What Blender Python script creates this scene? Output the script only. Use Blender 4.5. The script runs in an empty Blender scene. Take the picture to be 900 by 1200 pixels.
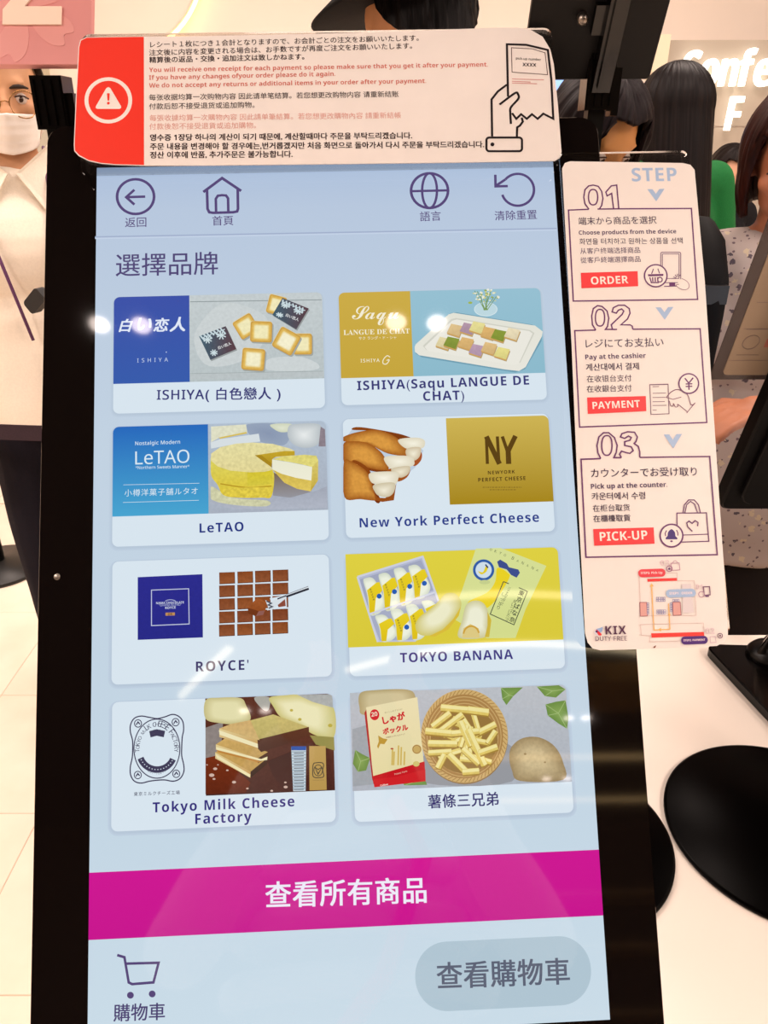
import bpy, math, random
from mathutils import Vector, Matrix, noise
from math import sin, cos, pi, radians as rad

# ------------------------------------------------------------------ camera, world, exposure
SC = bpy.context.scene
COL = bpy.context.collection
CAM = Vector((0, 0, 1.5)); PITCH = rad(25.8); FPX = 900.0
cam_d = bpy.data.cameras.new('camera'); cam = bpy.data.objects.new('camera', cam_d); COL.objects.link(cam)
cam.location = CAM; cam.rotation_euler = (pi / 2 - PITCH, 0, 0)
cam_d.sensor_fit = 'VERTICAL'; cam_d.sensor_height = 24.0; cam_d.lens = 24.0 * FPX / 1200.0
cam_d.clip_start = 0.02; cam_d.clip_end = 60
SC.camera = cam
SC.view_settings.view_transform = 'Standard'; SC.view_settings.look = 'None'
SC.view_settings.gamma = 1; SC.view_settings.exposure = 0.0; SC.view_settings.use_curve_mapping = False
SC.cycles.max_bounces = 6; SC.cycles.use_denoising = True
w = bpy.data.worlds.new('world'); SC.world = w; w.use_nodes = True
w.node_tree.nodes['Background'].inputs[0].default_value = (1.0, 0.87, 0.74, 1)
w.node_tree.nodes['Background'].inputs[1].default_value = 0.3

WARM = (1.0, 0.82, 0.725)
def area(x, y, z, sx, sy, power, rot=(0, 0, 0), col=WARM):
    l = bpy.data.lights.new('fill_panel_light', 'AREA'); l.shape = 'RECTANGLE'; l.size = sx; l.size_y = sy
    l.energy = power; l.color = col
    o = bpy.data.objects.new('fill_panel_light', l); o.location = (x, y, z); o.rotation_euler = rot; COL.objects.link(o); return o
# added fill panels lighting the room from out of view: where each hangs (x, y, width, depth, watts)
FILL_PANELS = [(-0.9, 1.5, 1.2, 0.6, 34), (0.9, 1.5, 1.2, 0.6, 34), (-0.9, 3.0, 1.2, 0.6, 38), (1.2, 3.0, 1.2, 0.6, 38),
          (-2.6, -0.2, 0.6, 1.6, 44), (2.9, -0.2, 0.6, 1.6, 44), (-2.8, 2.0, 0.6, 1.2, 30), (3.0, 2.0, 0.6, 1.2, 30),
          (-1.75, -0.9, 0.5, 1.0, 60), (1.75, -0.9, 0.5, 1.0, 60)]  # this pair is added to brighten the cards on the kiosk
CEIL = 3.0
for x, y, sx, sy, p in FILL_PANELS: area(x, y, CEIL - 0.035, sx, sy, p)

# ------------------------------------------------------------------ helpers
R_ = Vector((1, 0, 0)); F_ = Vector((0, cos(PITCH), -sin(PITCH))); U_ = Vector((0, sin(PITCH), cos(PITCH)))
def ray(px, py): return (F_ + R_ * ((px - 450) / FPX) - U_ * ((py - 600) / FPX))
def lin(c):
    r = []
    for v in c[:3]:
        v /= 255.0
        r.append(v / 12.92 if v <= .04045 else ((v + .055) / 1.055) ** 2.4)
    return tuple(r)

MATS = {}
def mat(name, c=(128, 128, 128), rough=.5, metal=0, spec=.5, grain=0, gscale=40, bump=0, emit=0, coat=0, trans=0, alpha=1, stretch=(1, 1, 1), c2=None, bscale=None):
    if name in MATS: return MATS[name]
    m = bpy.data.materials.new(name); m.use_nodes = True; nt = m.node_tree; b = nt.nodes['Principled BSDF']
    b.inputs['Roughness'].default_value = rough; b.inputs['Metallic'].default_value = metal
    b.inputs['Specular IOR Level'].default_value = spec; b.inputs['Coat Weight'].default_value = coat
    b.inputs['Transmission Weight'].default_value = trans; b.inputs['Alpha'].default_value = alpha
    L = lin(c); b.inputs['Base Color'].default_value = (*L, 1)
    if emit:
        b.inputs['Emission Color'].default_value = (*L, 1); b.inputs['Emission Strength'].default_value = emit
    tc = nt.nodes.new('ShaderNodeTexCoord'); mp = nt.nodes.new('ShaderNodeMapping'); mp.inputs['Scale'].default_value = stretch
    nt.links.new(tc.outputs['Object'], mp.inputs[0])
    n = nt.nodes.new('ShaderNodeTexNoise'); n.inputs['Scale'].default_value = gscale; n.inputs['Detail'].default_value = 4
    nt.links.new(mp.outputs[0], n.inputs[0])
    r = nt.nodes.new('ShaderNodeValToRGB'); r.color_ramp.elements[0].position = .35; r.color_ramp.elements[1].position = .65
    C2 = lin(c2) if c2 else tuple(v * (1 - grain) for v in L)
    r.color_ramp.elements[0].color = (*C2, 1); r.color_ramp.elements[1].color = (*L, 1)
    nt.links.new(n.outputs[0], r.inputs[0])
    if grain or c2: nt.links.new(r.outputs[0], b.inputs['Base Color'])
    if bump:
        n2 = nt.nodes.new('ShaderNodeTexNoise'); n2.inputs['Scale'].default_value = bscale or gscale * 2; nt.links.new(mp.outputs[0], n2.inputs[0])
        bp = nt.nodes.new('ShaderNodeBump'); bp.inputs['Strength'].default_value = bump; bp.inputs['Distance'].default_value = .01
        nt.links.new(n2.outputs[0], bp.inputs['Height']); nt.links.new(bp.outputs[0], b.inputs['Normal'])
    MATS[name] = m; return m

def print_mat(name, emissive):
    """flat print or lit pixels: colour comes from the colour attribute, alpha says how much photographic grain"""
    m = bpy.data.materials.new(name); m.use_nodes = True; nt = m.node_tree; b = nt.nodes['Principled BSDF']
    a = nt.nodes.new('ShaderNodeVertexColor'); a.layer_name = 'Col'
    tc = nt.nodes.new('ShaderNodeTexCoord'); n = nt.nodes.new('ShaderNodeTexNoise'); n.inputs['Scale'].default_value = 420; n.inputs['Detail'].default_value = 5
    nt.links.new(tc.outputs['Object'], n.inputs[0])
    mr = nt.nodes.new('ShaderNodeMapRange'); mr.inputs[1].default_value = .3; mr.inputs[2].default_value = .7; mr.inputs[3].default_value = -1; mr.inputs[4].default_value = 1
    nt.links.new(n.outputs[0], mr.inputs[0])
    ml = nt.nodes.new('ShaderNodeMath'); ml.operation = 'MULTIPLY'; nt.links.new(mr.outputs[0], ml.inputs[0]); nt.links.new(a.outputs['Alpha'], ml.inputs[1])
    ad = nt.nodes.new('ShaderNodeMath'); ad.operation = 'ADD'; ad.inputs[1].default_value = 1; nt.links.new(ml.outputs[0], ad.inputs[0])
    vm = nt.nodes.new('ShaderNodeVectorMath'); vm.operation = 'SCALE'; nt.links.new(a.outputs['Color'], vm.inputs[0]); nt.links.new(ad.outputs[0], vm.inputs['Scale'])
    if emissive:
        b.inputs['Base Color'].default_value = (0, 0, 0, 1); b.inputs['Roughness'].default_value = .04; b.inputs['Specular IOR Level'].default_value = .5
        nt.links.new(vm.outputs[0], b.inputs['Emission Color']); b.inputs['Emission Strength'].default_value = 1.0
    else:
        nt.links.new(vm.outputs[0], b.inputs['Base Color']); b.inputs['Roughness'].default_value = .42; b.inputs['Specular IOR Level'].default_value = .35
    return m
PIX = print_mat('lit_display_pixels', True)
INK = print_mat('printed_ink', False)

def tag(o, label=None, cat=None, group=None, kind=None):
    if label: o['label'] = label
    if cat: o['category'] = cat
    if group: o['group'] = group
    if kind: o['kind'] = kind
    return o
def empty(name, loc=(0, 0, 0), rz=0, **k):
    o = bpy.data.objects.new(name, None); o.location = loc; o.rotation_euler = (0, 0, rz); o.empty_display_size = .05; COL.objects.link(o); tag(o, **k)
    bpy.context.view_layer.update(); return o
def wmat(o):
    m = o.matrix_local.copy() if o.parent else o.matrix_basis.copy()
    return (wmat(o.parent) @ o.matrix_parent_inverse @ o.matrix_basis) if o.parent else o.matrix_basis.copy()
def link(name, me, parent=None, M=None, mats=(), **k):
    """object whose data is in frame M (world matrix); parented keeping place"""
    o = bpy.data.objects.new(name, me); COL.objects.link(o)
    for m in mats: me.materials.append(m)
    M = M or Matrix()
    if parent is not None:
        o.parent = parent; o.matrix_basis = wmat(parent).inverted() @ M
    else: o.matrix_basis = M
    tag(o, **k); return o

class MB:
    """collects shapes for one mesh"""
    def __init__(s): s.v = []; s.f = []; s.mi = []; s.cur = 0; s.smooth = []
    def add(s, v, f, smooth=False):
        o = len(s.v); s.v += [tuple(p) for p in v]; s.f += [tuple(i + o for i in q) for q in f]; s.mi += [s.cur] * len(f); s.smooth += [smooth] * len(f); return s
    def box(s, a, b, M=None):
        (x0, y0, z0), (x1, y1, z1) = a, b
        v = [Vector(p) for p in ((x0, y0, z0), (x1, y0, z0), (x1, y1, z0), (x0, y1, z0), (x0, y0, z1), (x1, y0, z1), (x1, y1, z1), (x0, y1, z1))]
        if M: v = [M @ p for p in v]
        return s.add(v, [(0, 3, 2, 1), (4, 5, 6, 7), (0, 1, 5, 4), (1, 2, 6, 5), (2, 3, 7, 6), (3, 0, 4, 7)])
    def prism(s, pts, z0, z1, M=None, bev=0, smooth=False):
        """outline pts (x,y) counter-clockwise, extruded z0..z1, optional bevel on both rims"""
        n = len(pts); cx = sum(p[0] for p in pts) / n; cy = sum(p[1] for p in pts) / n
        def ins(p, d):
            r = math.hypot(p[0] - cx, p[1] - cy) or 1; return (p[0] - (p[0] - cx) / r * d, p[1] - (p[1] - cy) / r * d)
        if bev: rings = [([ins(p, bev) for p in pts], z0), (pts, z0 + bev), (pts, z1 - bev), ([ins(p, bev) for p in pts], z1)]
        else: rings = [(pts, z0), (pts, z1)]
        v = [Vector((p[0], p[1], z)) for r, z in rings for p in r]
        if M: v = [M @ p for p in v]
        f = [tuple(range(n - 1, -1, -1)), tuple(range((len(rings) - 1) * n, len(rings) * n))]
        for k in range(len(rings) - 1):
            for i in range(n): j = (i + 1) % n; f.append((k * n + i, k * n + j, (k + 1) * n + j, (k + 1) * n + i))
        return s.add(v, f, smooth)
    def tube(s, pts, r, n=16, cap=True, smooth=True, M=None):
        """swept circle along pts; r number or list"""
        P = [Vector(p) for p in pts]; rr = r if isinstance(r, (list, tuple)) else [r] * len(P); v = []; f = []; up = None
        for i, p in enumerate(P):
            t = (P[min(i + 1, len(P) - 1)] - P[max(i - 1, 0)]).normalized()
            if up is None: up = Vector((0, 0, 1)) if abs(t.z) < .9 else Vector((1, 0, 0))
            a = t.cross(up).normalized(); b = t.cross(a).normalized(); up = -b if b.dot(up) < 0 else b
            a = t.cross(up).normalized(); b = up
            for k in range(n): q = p + (a * cos(2 * pi * k / n) + b * sin(2 * pi * k / n)) * rr[i]; v.append(M @ q if M else q)
        for i in range(len(P) - 1):
            for k in range(n): l = (k + 1) % n; f.append((i * n + k, i * n + l, (i + 1) * n + l, (i + 1) * n + k))
        if cap: f.append(tuple(range(n - 1, -1, -1))); f.append(tuple(range((len(P) - 1) * n, len(P) * n)))
        return s.add(v, f, smooth)
    def lathe(s, prof, c=(0, 0, 0), n=48, smooth=True, M=None):
        v = []; f = []
        for r, z in prof:
            for k in range(n):
                q = Vector((c[0] + r * cos(2 * pi * k / n), c[1] + r * sin(2 * pi * k / n), c[2] + z)); v.append(M @ q if M else q)
        for i in range(len(prof) - 1):
            for k in range(n): l = (k + 1) % n; f.append((i * n + k, i * n + l, (i + 1) * n + l, (i + 1) * n + k))
        f.append(tuple(range(n - 1, -1, -1))); f.append(tuple(range((len(prof) - 1) * n, len(prof) * n)))
        return s.add(v, f, smooth)
    def ell(s, c, r, n=20, m=12, M=None):
        c = Vector(c); v = []; f = []
        for i in range(m + 1):
            t = pi * i / m
            for k in range(n):
                a = 2 * pi * k / n; q = Vector((r[0] * sin(t) * cos(a), r[1] * sin(t) * sin(a), r[2] * cos(t)))
                if M: q = M @ q
                v.append(q + c)
        for i in range(m):
            for k in range(n): l = (k + 1) % n; f.append((i * n + k, (i + 1) * n + k, (i + 1) * n + l, i * n + l))
        return s.add(v, f, True)
    def cap(s, a, b, ra, rb, n=16):
        """tapered capsule"""
        a, b = Vector(a), Vector(b); L = (b - a); t = L.normalized(); pts = []; rs = []
        for k in range(5): th = pi / 2 * k / 4; pts.append(a - t * ra * cos(th)); rs.append(max(ra * sin(th), 1e-4))
        for k in range(5): th = pi / 2 * k / 4; pts.append(b + t * rb * sin(th)); rs.append(max(rb * cos(th), 1e-4))
        return s.tube(pts, rs, n)
    def mesh(s, name):
        me = bpy.data.meshes.new(name); me.from_pydata(s.v, [], s.f); me.update()
        me.polygons.foreach_set('material_index', s.mi); me.polygons.foreach_set('use_smooth', s.smooth); return me
    def build(s, name, mats, parent=None, M=None, **k):
        return link(name, s.mesh(name), parent, M, mats if isinstance(mats, (list, tuple)) else (mats,), **k)

def rrect(x0, y0, x1, y1, r, n=6):
    """rounded rectangle outline, ccw; r a number or four radii (x0y0, x1y0, x1y1, x0y1)"""
    rr = r if isinstance(r, (list, tuple)) else (r,) * 4; out = []
    for (cx, cy, a0, q) in ((x0, y0, 180, 0), (x1, y0, 270, 1), (x1, y1, 0, 2), (x0, y1, 90, 3)):
        R = rr[q]; sx = 1 if q in (0, 3) else -1; sy = 1 if q in (0, 1) else -1
        if R <= 1e-6: out.append((cx, cy)); continue
        for k in range(n + 1): a = rad(a0 + 90 * k / n); out.append((cx + sx * R + R * cos(a), cy + sy * R + R * sin(a)))
    return out
def catmull(pts, closed=True, k=5):
    n = len(pts); out = []
    for i in range(n if closed else n - 1):
        p = [pts[(i + d) % n] if closed else pts[min(max(i + d, 0), n - 1)] for d in (-1, 0, 1, 2)]
        for j in range(k):
            t = j / k
            out.append(tuple(.5 * (2 * p[1][q] + (p[2][q] - p[0][q]) * t + (2 * p[0][q] - 5 * p[1][q] + 4 * p[2][q] - p[3][q]) * t * t + (3 * p[1][q] - p[0][q] - 3 * p[2][q] + p[3][q]) * t ** 3) for q in (0, 1)))
    if not closed: out.append(tuple(pts[-1]))
    return out

_tc = {}
def styled(t, st):
    """letters of a style: b bold sans, s plain sans, r bold serif, c script"""
    U, L, D = {'b': (0x1D5D4, 0x1D5EE, 0x1D7EC), 's': (0x1D5A0, 0x1D5BA, 0x1D7E2), 'r': (0x1D400, 0x1D41A, 0x1D7CE), 'c': (0x1D4D0, 0x1D4EA, 0x1D7EC)}[st]
    return ''.join(chr(U + ord(c) - 65) if 'A' <= c <= 'Z' else chr(L + ord(c) - 97) if 'a' <= c <= 'z' else chr(D + ord(c) - 48) if '0' <= c <= '9' else c for c in t)
def glyphs(s, bold=0.0, sp=1.0, shear=0.0):
    k = (s, bold, sp, shear)
    if k in _tc: return _tc[k]
    c = bpy.data.curves.new('t', 'FONT'); c.body = s; c.resolution_u = 3; c.space_character = sp; c.shear = shear
    o = bpy.data.objects.new('t', c); COL.objects.link(o); dg = bpy.context.evaluated_depsgraph_get(); dg.update()
    e = o.evaluated_get(dg); m = e.to_mesh(); v = [(p.co.x, p.co.y) for p in m.vertices]; f = [tuple(p.vertices) for p in m.polygons]
    e.to_mesh_clear(); bpy.data.objects.remove(o); bpy.data.curves.remove(c)
    if bold > .001:          # embolden with shifted copies
        n = len(v); h = bold * .8; S = [(0, 0), (h, h * .7), (-h, h * .7), (h, -h * .7), (-h, -h * .7)] if bold > .03 else [(h, h * .6), (-h, h * .6), (h, -h * .6), (-h, -h * .6)]
        v, f = [(x + a, y + b) for a, b in S for x, y in v], [tuple(i + k * n for i in q) for k in range(len(S)) for q in f]
    x0 = min(p[0] for p in v); x1 = max(p[0] for p in v)
    _tc[k] = (v, f, x0, x1); return _tc[k]

class Plane:
    """a real plane in the room with axes u (right), v (down), n (towards the viewer)"""
    def __init__(s, o, u, v, n, off=0): s.o = o + n * off; s.u = u; s.v = v; s.n = n
    def uv(s, px, py):
        d = ray(px, py); t = ((s.o - CAM).dot(s.n)) / d.dot(s.n); p = CAM + d * t - s.o; return (p.dot(s.u), -p.dot(s.v))   # x, y(up positive)
    def M(s):
        u, v, n, o = s.u, -s.v, s.n, s.o
        return Matrix(((u.x, v.x, n.x, o.x), (u.y, v.y, n.y, o.y), (u.z, v.z, n.z, o.z), (0, 0, 0, 1)))

class Draw:
    """flat artwork on a plane, measured off the photograph through the plane"""
    STEP = 4e-6; xmin = -1e9
    def __init__(s, plane, z0=0.0002): s.pl = plane; s.z = z0; s.v = []; s.f = []; s.c = []; s.k(0, 0, 1)
    def k(s, x0, y0, sc): s.x0, s.y0, s.sc = x0, y0, sc; return s
    def p(s, q): return s.pl.uv(s.x0 + q[0] / s.sc, s.y0 + q[1] / s.sc)
    def raw(s, uv, faces, cols, g=0, up=True):
        if up: s.z += s.STEP
        o = len(s.v); s.v += [(a, b, s.z) for a, b in uv]
        for q in faces:
            s.f.append(tuple(i + o for i in q))
            for i in q:
                c = cols[i] if isinstance(cols, list) else cols; s.c += [*c, g]
    @staticmethod
    def ccw(P):
        a = sum(P[i][0] * P[(i + 1) % len(P)][1] - P[(i + 1) % len(P)][0] * P[i][1] for i in range(len(P))); return P if a > 0 else P[::-1]
    def poly(s, pts, c, c2=None, g=0, ax='y', sm=False, uv=False):
        """c..c2 runs top to bottom (ax y) or left to right (ax x)"""
        if sm: pts = [(max(x, s.xmin), y) for x, y in catmull(pts)]
        P = s.ccw([q if uv else s.p(q) for q in pts]); C = lin(c)
        if c2:
            i = 1 if ax == 'y' else 0; lo = min(q[i] for q in P); hi = max(q[i] for q in P); D = lin(c2); cols = []
            for q in P:
                t = (q[i] - lo) / (hi - lo + 1e-9); t = 1 - t if ax == 'y' else t; cols.append(tuple(C[j] + (D[j] - C[j]) * t for j in range(3)))
        else: cols = C
        s.raw(P, [tuple(range(len(P)))], cols, g)
    def fan(s, pts, ce, cc, g=0, sm=True, inner=.0, ctr=None):
        """edge colour ce blending to centre colour cc; inner>0 keeps a flat centre of that share"""
        if sm: pts = [(max(x, s.xmin), y) for x, y in catmull(pts)]
        P = s.ccw([s.p(q) for q in pts]); n = len(P); m = s.p(ctr) if ctr else (sum(q[0] for q in P) / n, sum(q[1] for q in P) / n); E = lin(ce); K = lin(cc)
        if inner <= 0: s.raw(P + [m], [(i, (i + 1) % n, n) for i in range(n)], [E] * n + [K], g)
        else:
            I = [(m[0] + (q[0] - m[0]) * inner, m[1] + (q[1] - m[1]) * inner) for q in P]
            s.raw(P + I, [(i, (i + 1) % n, n + (i + 1) % n, n + i) for i in range(n)] + [tuple(range(n, 2 * n))], [E] * n + [K] * n, g)
    def rect(s, tl, br, c, c2=None, r=0, g=0, ax='y'):
        a = s.p(tl); b = s.p(br); rr = r
        if isinstance(r, (list, tuple)): rr = (r[3], r[2], r[1], r[0])     # given tl, tr, br, bl
        P = rrect(a[0], b[1], b[0], a[1], rr); s.poly(P, c, c2, g, ax, uv=True)
    def ellip(s, ctr, rx, ry, c, n=24, cc=None, rot=0, g=0):
        """radii in photo pixels of this crop"""
        P = [(ctr[0] + rx * cos(t) * cos(rot) - ry * sin(t) * sin(rot), ctr[1] + rx * cos(t) * sin(rot) + ry * sin(t) * cos(rot)) for t in (2 * pi * i / n for i in range(n))]
        s.fan(P, c, cc, g, sm=False) if cc else s.poly(P, c, g=g)
    def line(s, pts, w, c, closed=False, sm=False):
        """w in metres"""
        if sm: pts = catmull(pts, closed)
        P = [Vector(s.p(q)) for q in pts]; n = len(P); A = []; B = []
        for i in range(n):
            a = P[(i - 1) % n] if (closed or i) else None; b = P[(i + 1) % n] if (closed or i < n - 1) else None
            d1 = (P[i] - a).normalized() if a is not None and (P[i] - a).length > 1e-9 else None; d2 = (b - P[i]).normalized() if b is not None and (b - P[i]).length > 1e-9 else None
            d1 = d1 or d2 or Vector((1, 0)); d2 = d2 or d1; t = (d1 + d2)
            t = t.normalized() if t.length > 1e-4 else d1; nn = Vector((-t.y, t.x)); k = max(.45, abs(nn.dot(Vector((-d1.y, d1.x)))))
            A.append(P[i] + nn * w / 2 / k); B.append(P[i] - nn * w / 2 / k)
        m = n if closed else n - 1
        s.raw([tuple(q) for q in A + B], [(i, n + i, n + (i + 1) % n, (i + 1) % n) for i in range(m)], lin(c))
    def ring(s, ctr, rx, w, c, ry=None, a0=0, a1=360, n=40):
        full = a1 - a0 >= 360; P = [(ctr[0] + rx * cos(rad(a0 + (a1 - a0) * i / n)), ctr[1] + (ry or rx) * sin(rad(a0 + (a1 - a0) * i / n))) for i in range(n if full else n + 1)]
        s.line(P, w, c, closed=full)
    def text(s, t, a, b, c, bold=0.0, ys=1.0, sp=1.0, shear=0.0, st='s'):
        """baseline runs from photo point a to b"""
        cjk = any(0x2E80 <= ord(k) < 0xFFFF for k in t)
        if st: t = styled(t, 'b' if (bold >= .02 and st == 's' and not cjk) else st)
        if st and not cjk and not any(0xAC00 <= ord(k) < 0xD7B0 for k in t) and bold >= .02: bold = 0
        v, f, x0, x1 = glyphs(t, bold, sp, shear); A = Vector(s.p(a)); B = Vector(s.p(b)); d = (B - A); k = d.length / (x1 - x0); e = d.normalized(); nn = Vector((-e.y, e.x))
        s.raw([tuple(A + e * (x - x0) * k + nn * y * k * ys) for x, y in v], f, lin(c))
    def textv(s, t, a, b, c, bold=0.0, size=None, rot=0):
        """characters stacked from a down to b (centres)"""
        n = len(t); h = size / 2; e = (cos(rot), sin(rot)); dn = (-sin(rot), cos(rot))
        for i, ch in enumerate(t):
            if ch == ' ': continue
            q = [a[j] + (b[j] - a[j]) * (i + .5) / n + dn[j] * h * .8 for j in (0, 1)]
            s.text(ch, (q[0] - h * e[0], q[1] - h * e[1]), (q[0] + h * e[0], q[1] + h * e[1]), c, bold)
    def build(s, name, m, parent=None, **k):
        me = bpy.data.meshes.new(name); me.from_pydata(s.v, [], s.f)
        at = me.color_attributes.new('Col', 'FLOAT_COLOR', 'CORNER'); at.data.foreach_set('color', s.c); me.update()
        return link(name, me, parent, s.pl.M(), (m,), **k)

# ------------------------------------------------------------------ order kiosk in front
S_U = Vector((0.99906213, 0.04011018, 0.01631039)); S_V = Vector((-0.03544557, 0.54125339, 0.84011212)); S_N = Vector((0.02486899, -0.83990234, 0.5421675))
S_N = S_U.cross(S_V).normalized(); S_O = CAM + Vector((-0.20811198, 0.586077, -0.06324631))
SCREEN = Plane(S_O, S_U, -S_V, S_N)
MS = SCREEN.M()
TABLE_Z = CAM.z - 0.73
W_ = .336
black_plastic = mat('matte black plastic', (26, 23, 22), .45, grain=.15, gscale=300)
black_gloss = mat('glossy black glass', (14, 9, 8), .05, spec=.5)
black_metal = mat('black powder coated steel', (5, 4, 4), .35, spec=.3, grain=.2, gscale=200)
kiosk = empty('order_kiosk', (-.04, .64, TABLE_Z), label='large tilted black touchscreen kiosk with a lit menu of product tiles', cat='kiosk')
hb = MB(); hb.prism(rrect(-.037, -.585, .372, .088, .014, 8), -.034, -.0045, bev=.003); housing = hb.build('housing', black_plastic, kiosk, MS)
g = MB(); g.prism(rrect(-.0365, -.5845, .3715, .0875, .0135, 8), -.0045, 0, bev=.0006); g.build('front_glass', black_gloss, housing, MS)
sb = MB(); q = SCREEN.uv(67, 676); sb.lathe([(.0022, 0), (.0022, .0006), (.0016, .0009)], (q[0], q[1], 0), 16); sb.box((q[0] - .0016, q[1] - .0003, .0009), (q[0] + .0016, q[1] + .0003, .0011))
sb.build('screw', mat('dull steel', (150, 140, 130), .35, 1), housing, MS, label='small steel screw head')
bk = S_O + S_U * .168 - S_V * .25 - S_N * .036
m = MB(); m.lathe([(.107, 0), (.11, .002), (.11, .006), (.107, .008)], (-.04, .64, TABLE_Z), 72); m.build('base_disc', black_metal, kiosk)
m = MB(); m.tube([(-.04, .64, TABLE_Z + .007), (-.04, .64, TABLE_Z + .22), (bk.x, bk.y + .01, bk.z)], .022, 20); m.build('neck', black_metal, kiosk)
m = MB(); m.prism(rrect(.118, -.30, .218, -.20, .006), -.046, -.034); m.build('mounting_plate', black_metal, kiosk, MS)

INKC = (88, 72, 120)           # purple-grey of icons and headings
NAVY = (58, 58, 118)
TILE = (216, 229, 239)
display_d = Draw(SCREEN, .0001)
P = rrect(0, -.543, W_, .054, 0)
for (y0, y1, c0, c1) in ((.054, .046, (150, 176, 212), (176, 194, 220)), (.046, .020, (176, 194, 220), (184, 200, 222)), (.020, -.15, (184, 200, 222), (194, 210, 226)), (-.15, -.40, (194, 210, 226), (196, 214, 228)), (-.40, -.543, (196, 214, 228), (202, 220, 232))):
    display_d.poly([(0, y0), (W_, y0), (W_, y1), (0, y1)], c0, c1, uv=True)
display = display_d.build('display', PIX, kiosk, label='lit pale blue display')
def ui(): return Draw(SCREEN, .0003)
def done(d, name, label=None): return d.build(name, PIX, display, label=label)

d = ui(); d.k(0, 0, 1); d.line([(111.5, 278), (652.3, 268)], .0011, (162, 176, 204)); d.line([(111.5, 279.5), (652.3, 269.5)], .001, (196, 210, 230)); done(d, 'header_rule')
d = ui(); d.k(100, 190, 3); d.ring((177, 122), 65, .0020, INKC, ry=61); d.line([(143, 124), (211, 122)], .0019, INKC); d.line([(173, 98), (144, 124), (173, 150)], .0019, INKC)
d.text('返回', (140, 227), (215, 225), INKC, .006); done(d, 'back_icon', 'round back arrow icon')
d = ui(); d.k(100, 190, 3); d.line([(415, 106), (481, 57), (548, 102)], .0021, INKC); d.line([(428, 98), (430, 165), (436, 177), (450, 179), (520, 177), (534, 174), (537, 165), (536, 96)], .0020, INKC)
d.line([(460, 177), (459, 130), (466, 119), (480, 117), (495, 118), (502, 128), (503, 176)], .0019, INKC); d.text('首頁', (447, 221), (521, 219), INKC, .006); done(d, 'home_icon', 'house outline icon')
d = ui(); d.k(380, 190, 3); d.ring((370, 101), 65, .0020, INKC, ry=61); d.ring((370, 101), 26, .0018, INKC, ry=61); d.line([(305, 103), (435, 100)], .0018, INKC)
d.text('語言', (337, 206), (411, 203), INKC, .006); done(d, 'language_icon', 'globe icon')
d = ui(); d.k(380, 190, 3); d.ring((680, 98), 57, .0019, INKC, ry=56, a0=-140, a1=162); d.line([(601, 45), (602, 86), (645, 85)], .0019, INKC); d.line([(603, 84), (636, 62)], .0019, INKC)
d.text('清除重置', (600, 203), (748, 198), INKC, .006); done(d, 'reset_icon', 'circular reset arrow icon')
d = ui(); d.k(100, 190, 3); d.text('選擇品牌', (107, 396), (467, 388), (82, 72, 118), .006); done(d, 'page_title', 'large purple heading text')

def card(tl, imgbr, br, split=None, lc=None, lc2=None, rc=None, rc2=None, g=0):
    """one product tile: tl photo point, bottom right of its picture, bottom right of the tile"""
    d = ui(); d.k(0, 0, 1); a = d.p(tl); b = d.p(br); i = d.p(imgbr); r = .0042
    for k, c in ((.0022, (190, 206, 223)), (.0014, (187, 203, 220)), (.0007, (183, 199, 216))): d.poly(rrect(a[0] - k, b[1] - k - .0007, b[0] + k, a[1] + k * .3, r + k), c, uv=True)
    d.poly(rrect(a[0], b[1], b[0], a[1], r), TILE, uv=True)
    if split is not None:
        sx = d.p(split)[0]
        if rc: d.poly(rrect(sx, i[1], i[0] if i[0] < b[0] - .002 else b[0], a[1], (0, 0, r, 0)), rc, rc2, g, uv=True)
        if lc: d.poly(rrect(a[0], i[1], sx, a[1], (0, 0, 0, r)), lc, lc2, uv=True)
    return d

# 1 blue panel + square cookies
d = card((133.7, 348.5), (378.5, 443.5), (381, 478), (222.2, 395), (62, 82, 168), (56, 92, 172), (196, 204, 206), (184, 194, 196), .06); d.k(130, 340, 3.4615)
d.line([(322, 48), (855, 40)], .0006, (140, 150, 152)); d.line([(322, 340), (862, 330)], .0006, (150, 160, 160)); d.poly([(322, 340), (862, 330), (862, 352), (322, 362)], (186, 194, 196), g=.05)
d.poly([(440, 60), (560, 70), (640, 130), (600, 240), (500, 300), (380, 300), (340, 180)], (202, 209, 210), g=.05, sm=True); d.poly([(640, 280), (760, 270), (840, 300), (820, 325), (640, 325)], (204, 211, 212), g=.04, sm=True)
WH = (222, 230, 245)
d.text('白', (32, 165), (88, 165), WH, .035, shear=.25); d.text('い', (108, 162), (165, 162), WH, .035, shear=.25); d.text('恋', (172, 165), (238, 163), WH, .035, shear=.2); d.text('人', (238, 164), (302, 162), WH, .035, shear=.2)
d.text('ISHIYA', (107, 294), (232, 290), (200, 214, 240), 0, sp=1.9); d.ellip((225, 252), 2.2, 2.2, (200, 214, 240))
def cookie(c, a, b, rot, pale=(240, 232, 186)):
    q = [(c[0] + x * a * cos(rot) - y * b * sin(rot), c[1] + x * a * sin(rot) + y * b * cos(rot)) for x, y in rrect(-1, -1, 1, 1, .22, 3)]
    d.poly([(x + 5, y + 6) for x, y in q], (160, 166, 162)); d.poly([(x - 1, y - 2) for x, y in q], (226, 206, 150)); d.fan(q, (196, 148, 62), (222, 182, 92), g=.08, sm=False, inner=.80)
    q2 = [(c[0] + (x - c[0]) * .72, c[1] + (y - c[1]) * .72) for x, y in q]; d.fan(q2, (226, 196, 112), pale, g=.06, sm=False, inner=.75)
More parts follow.
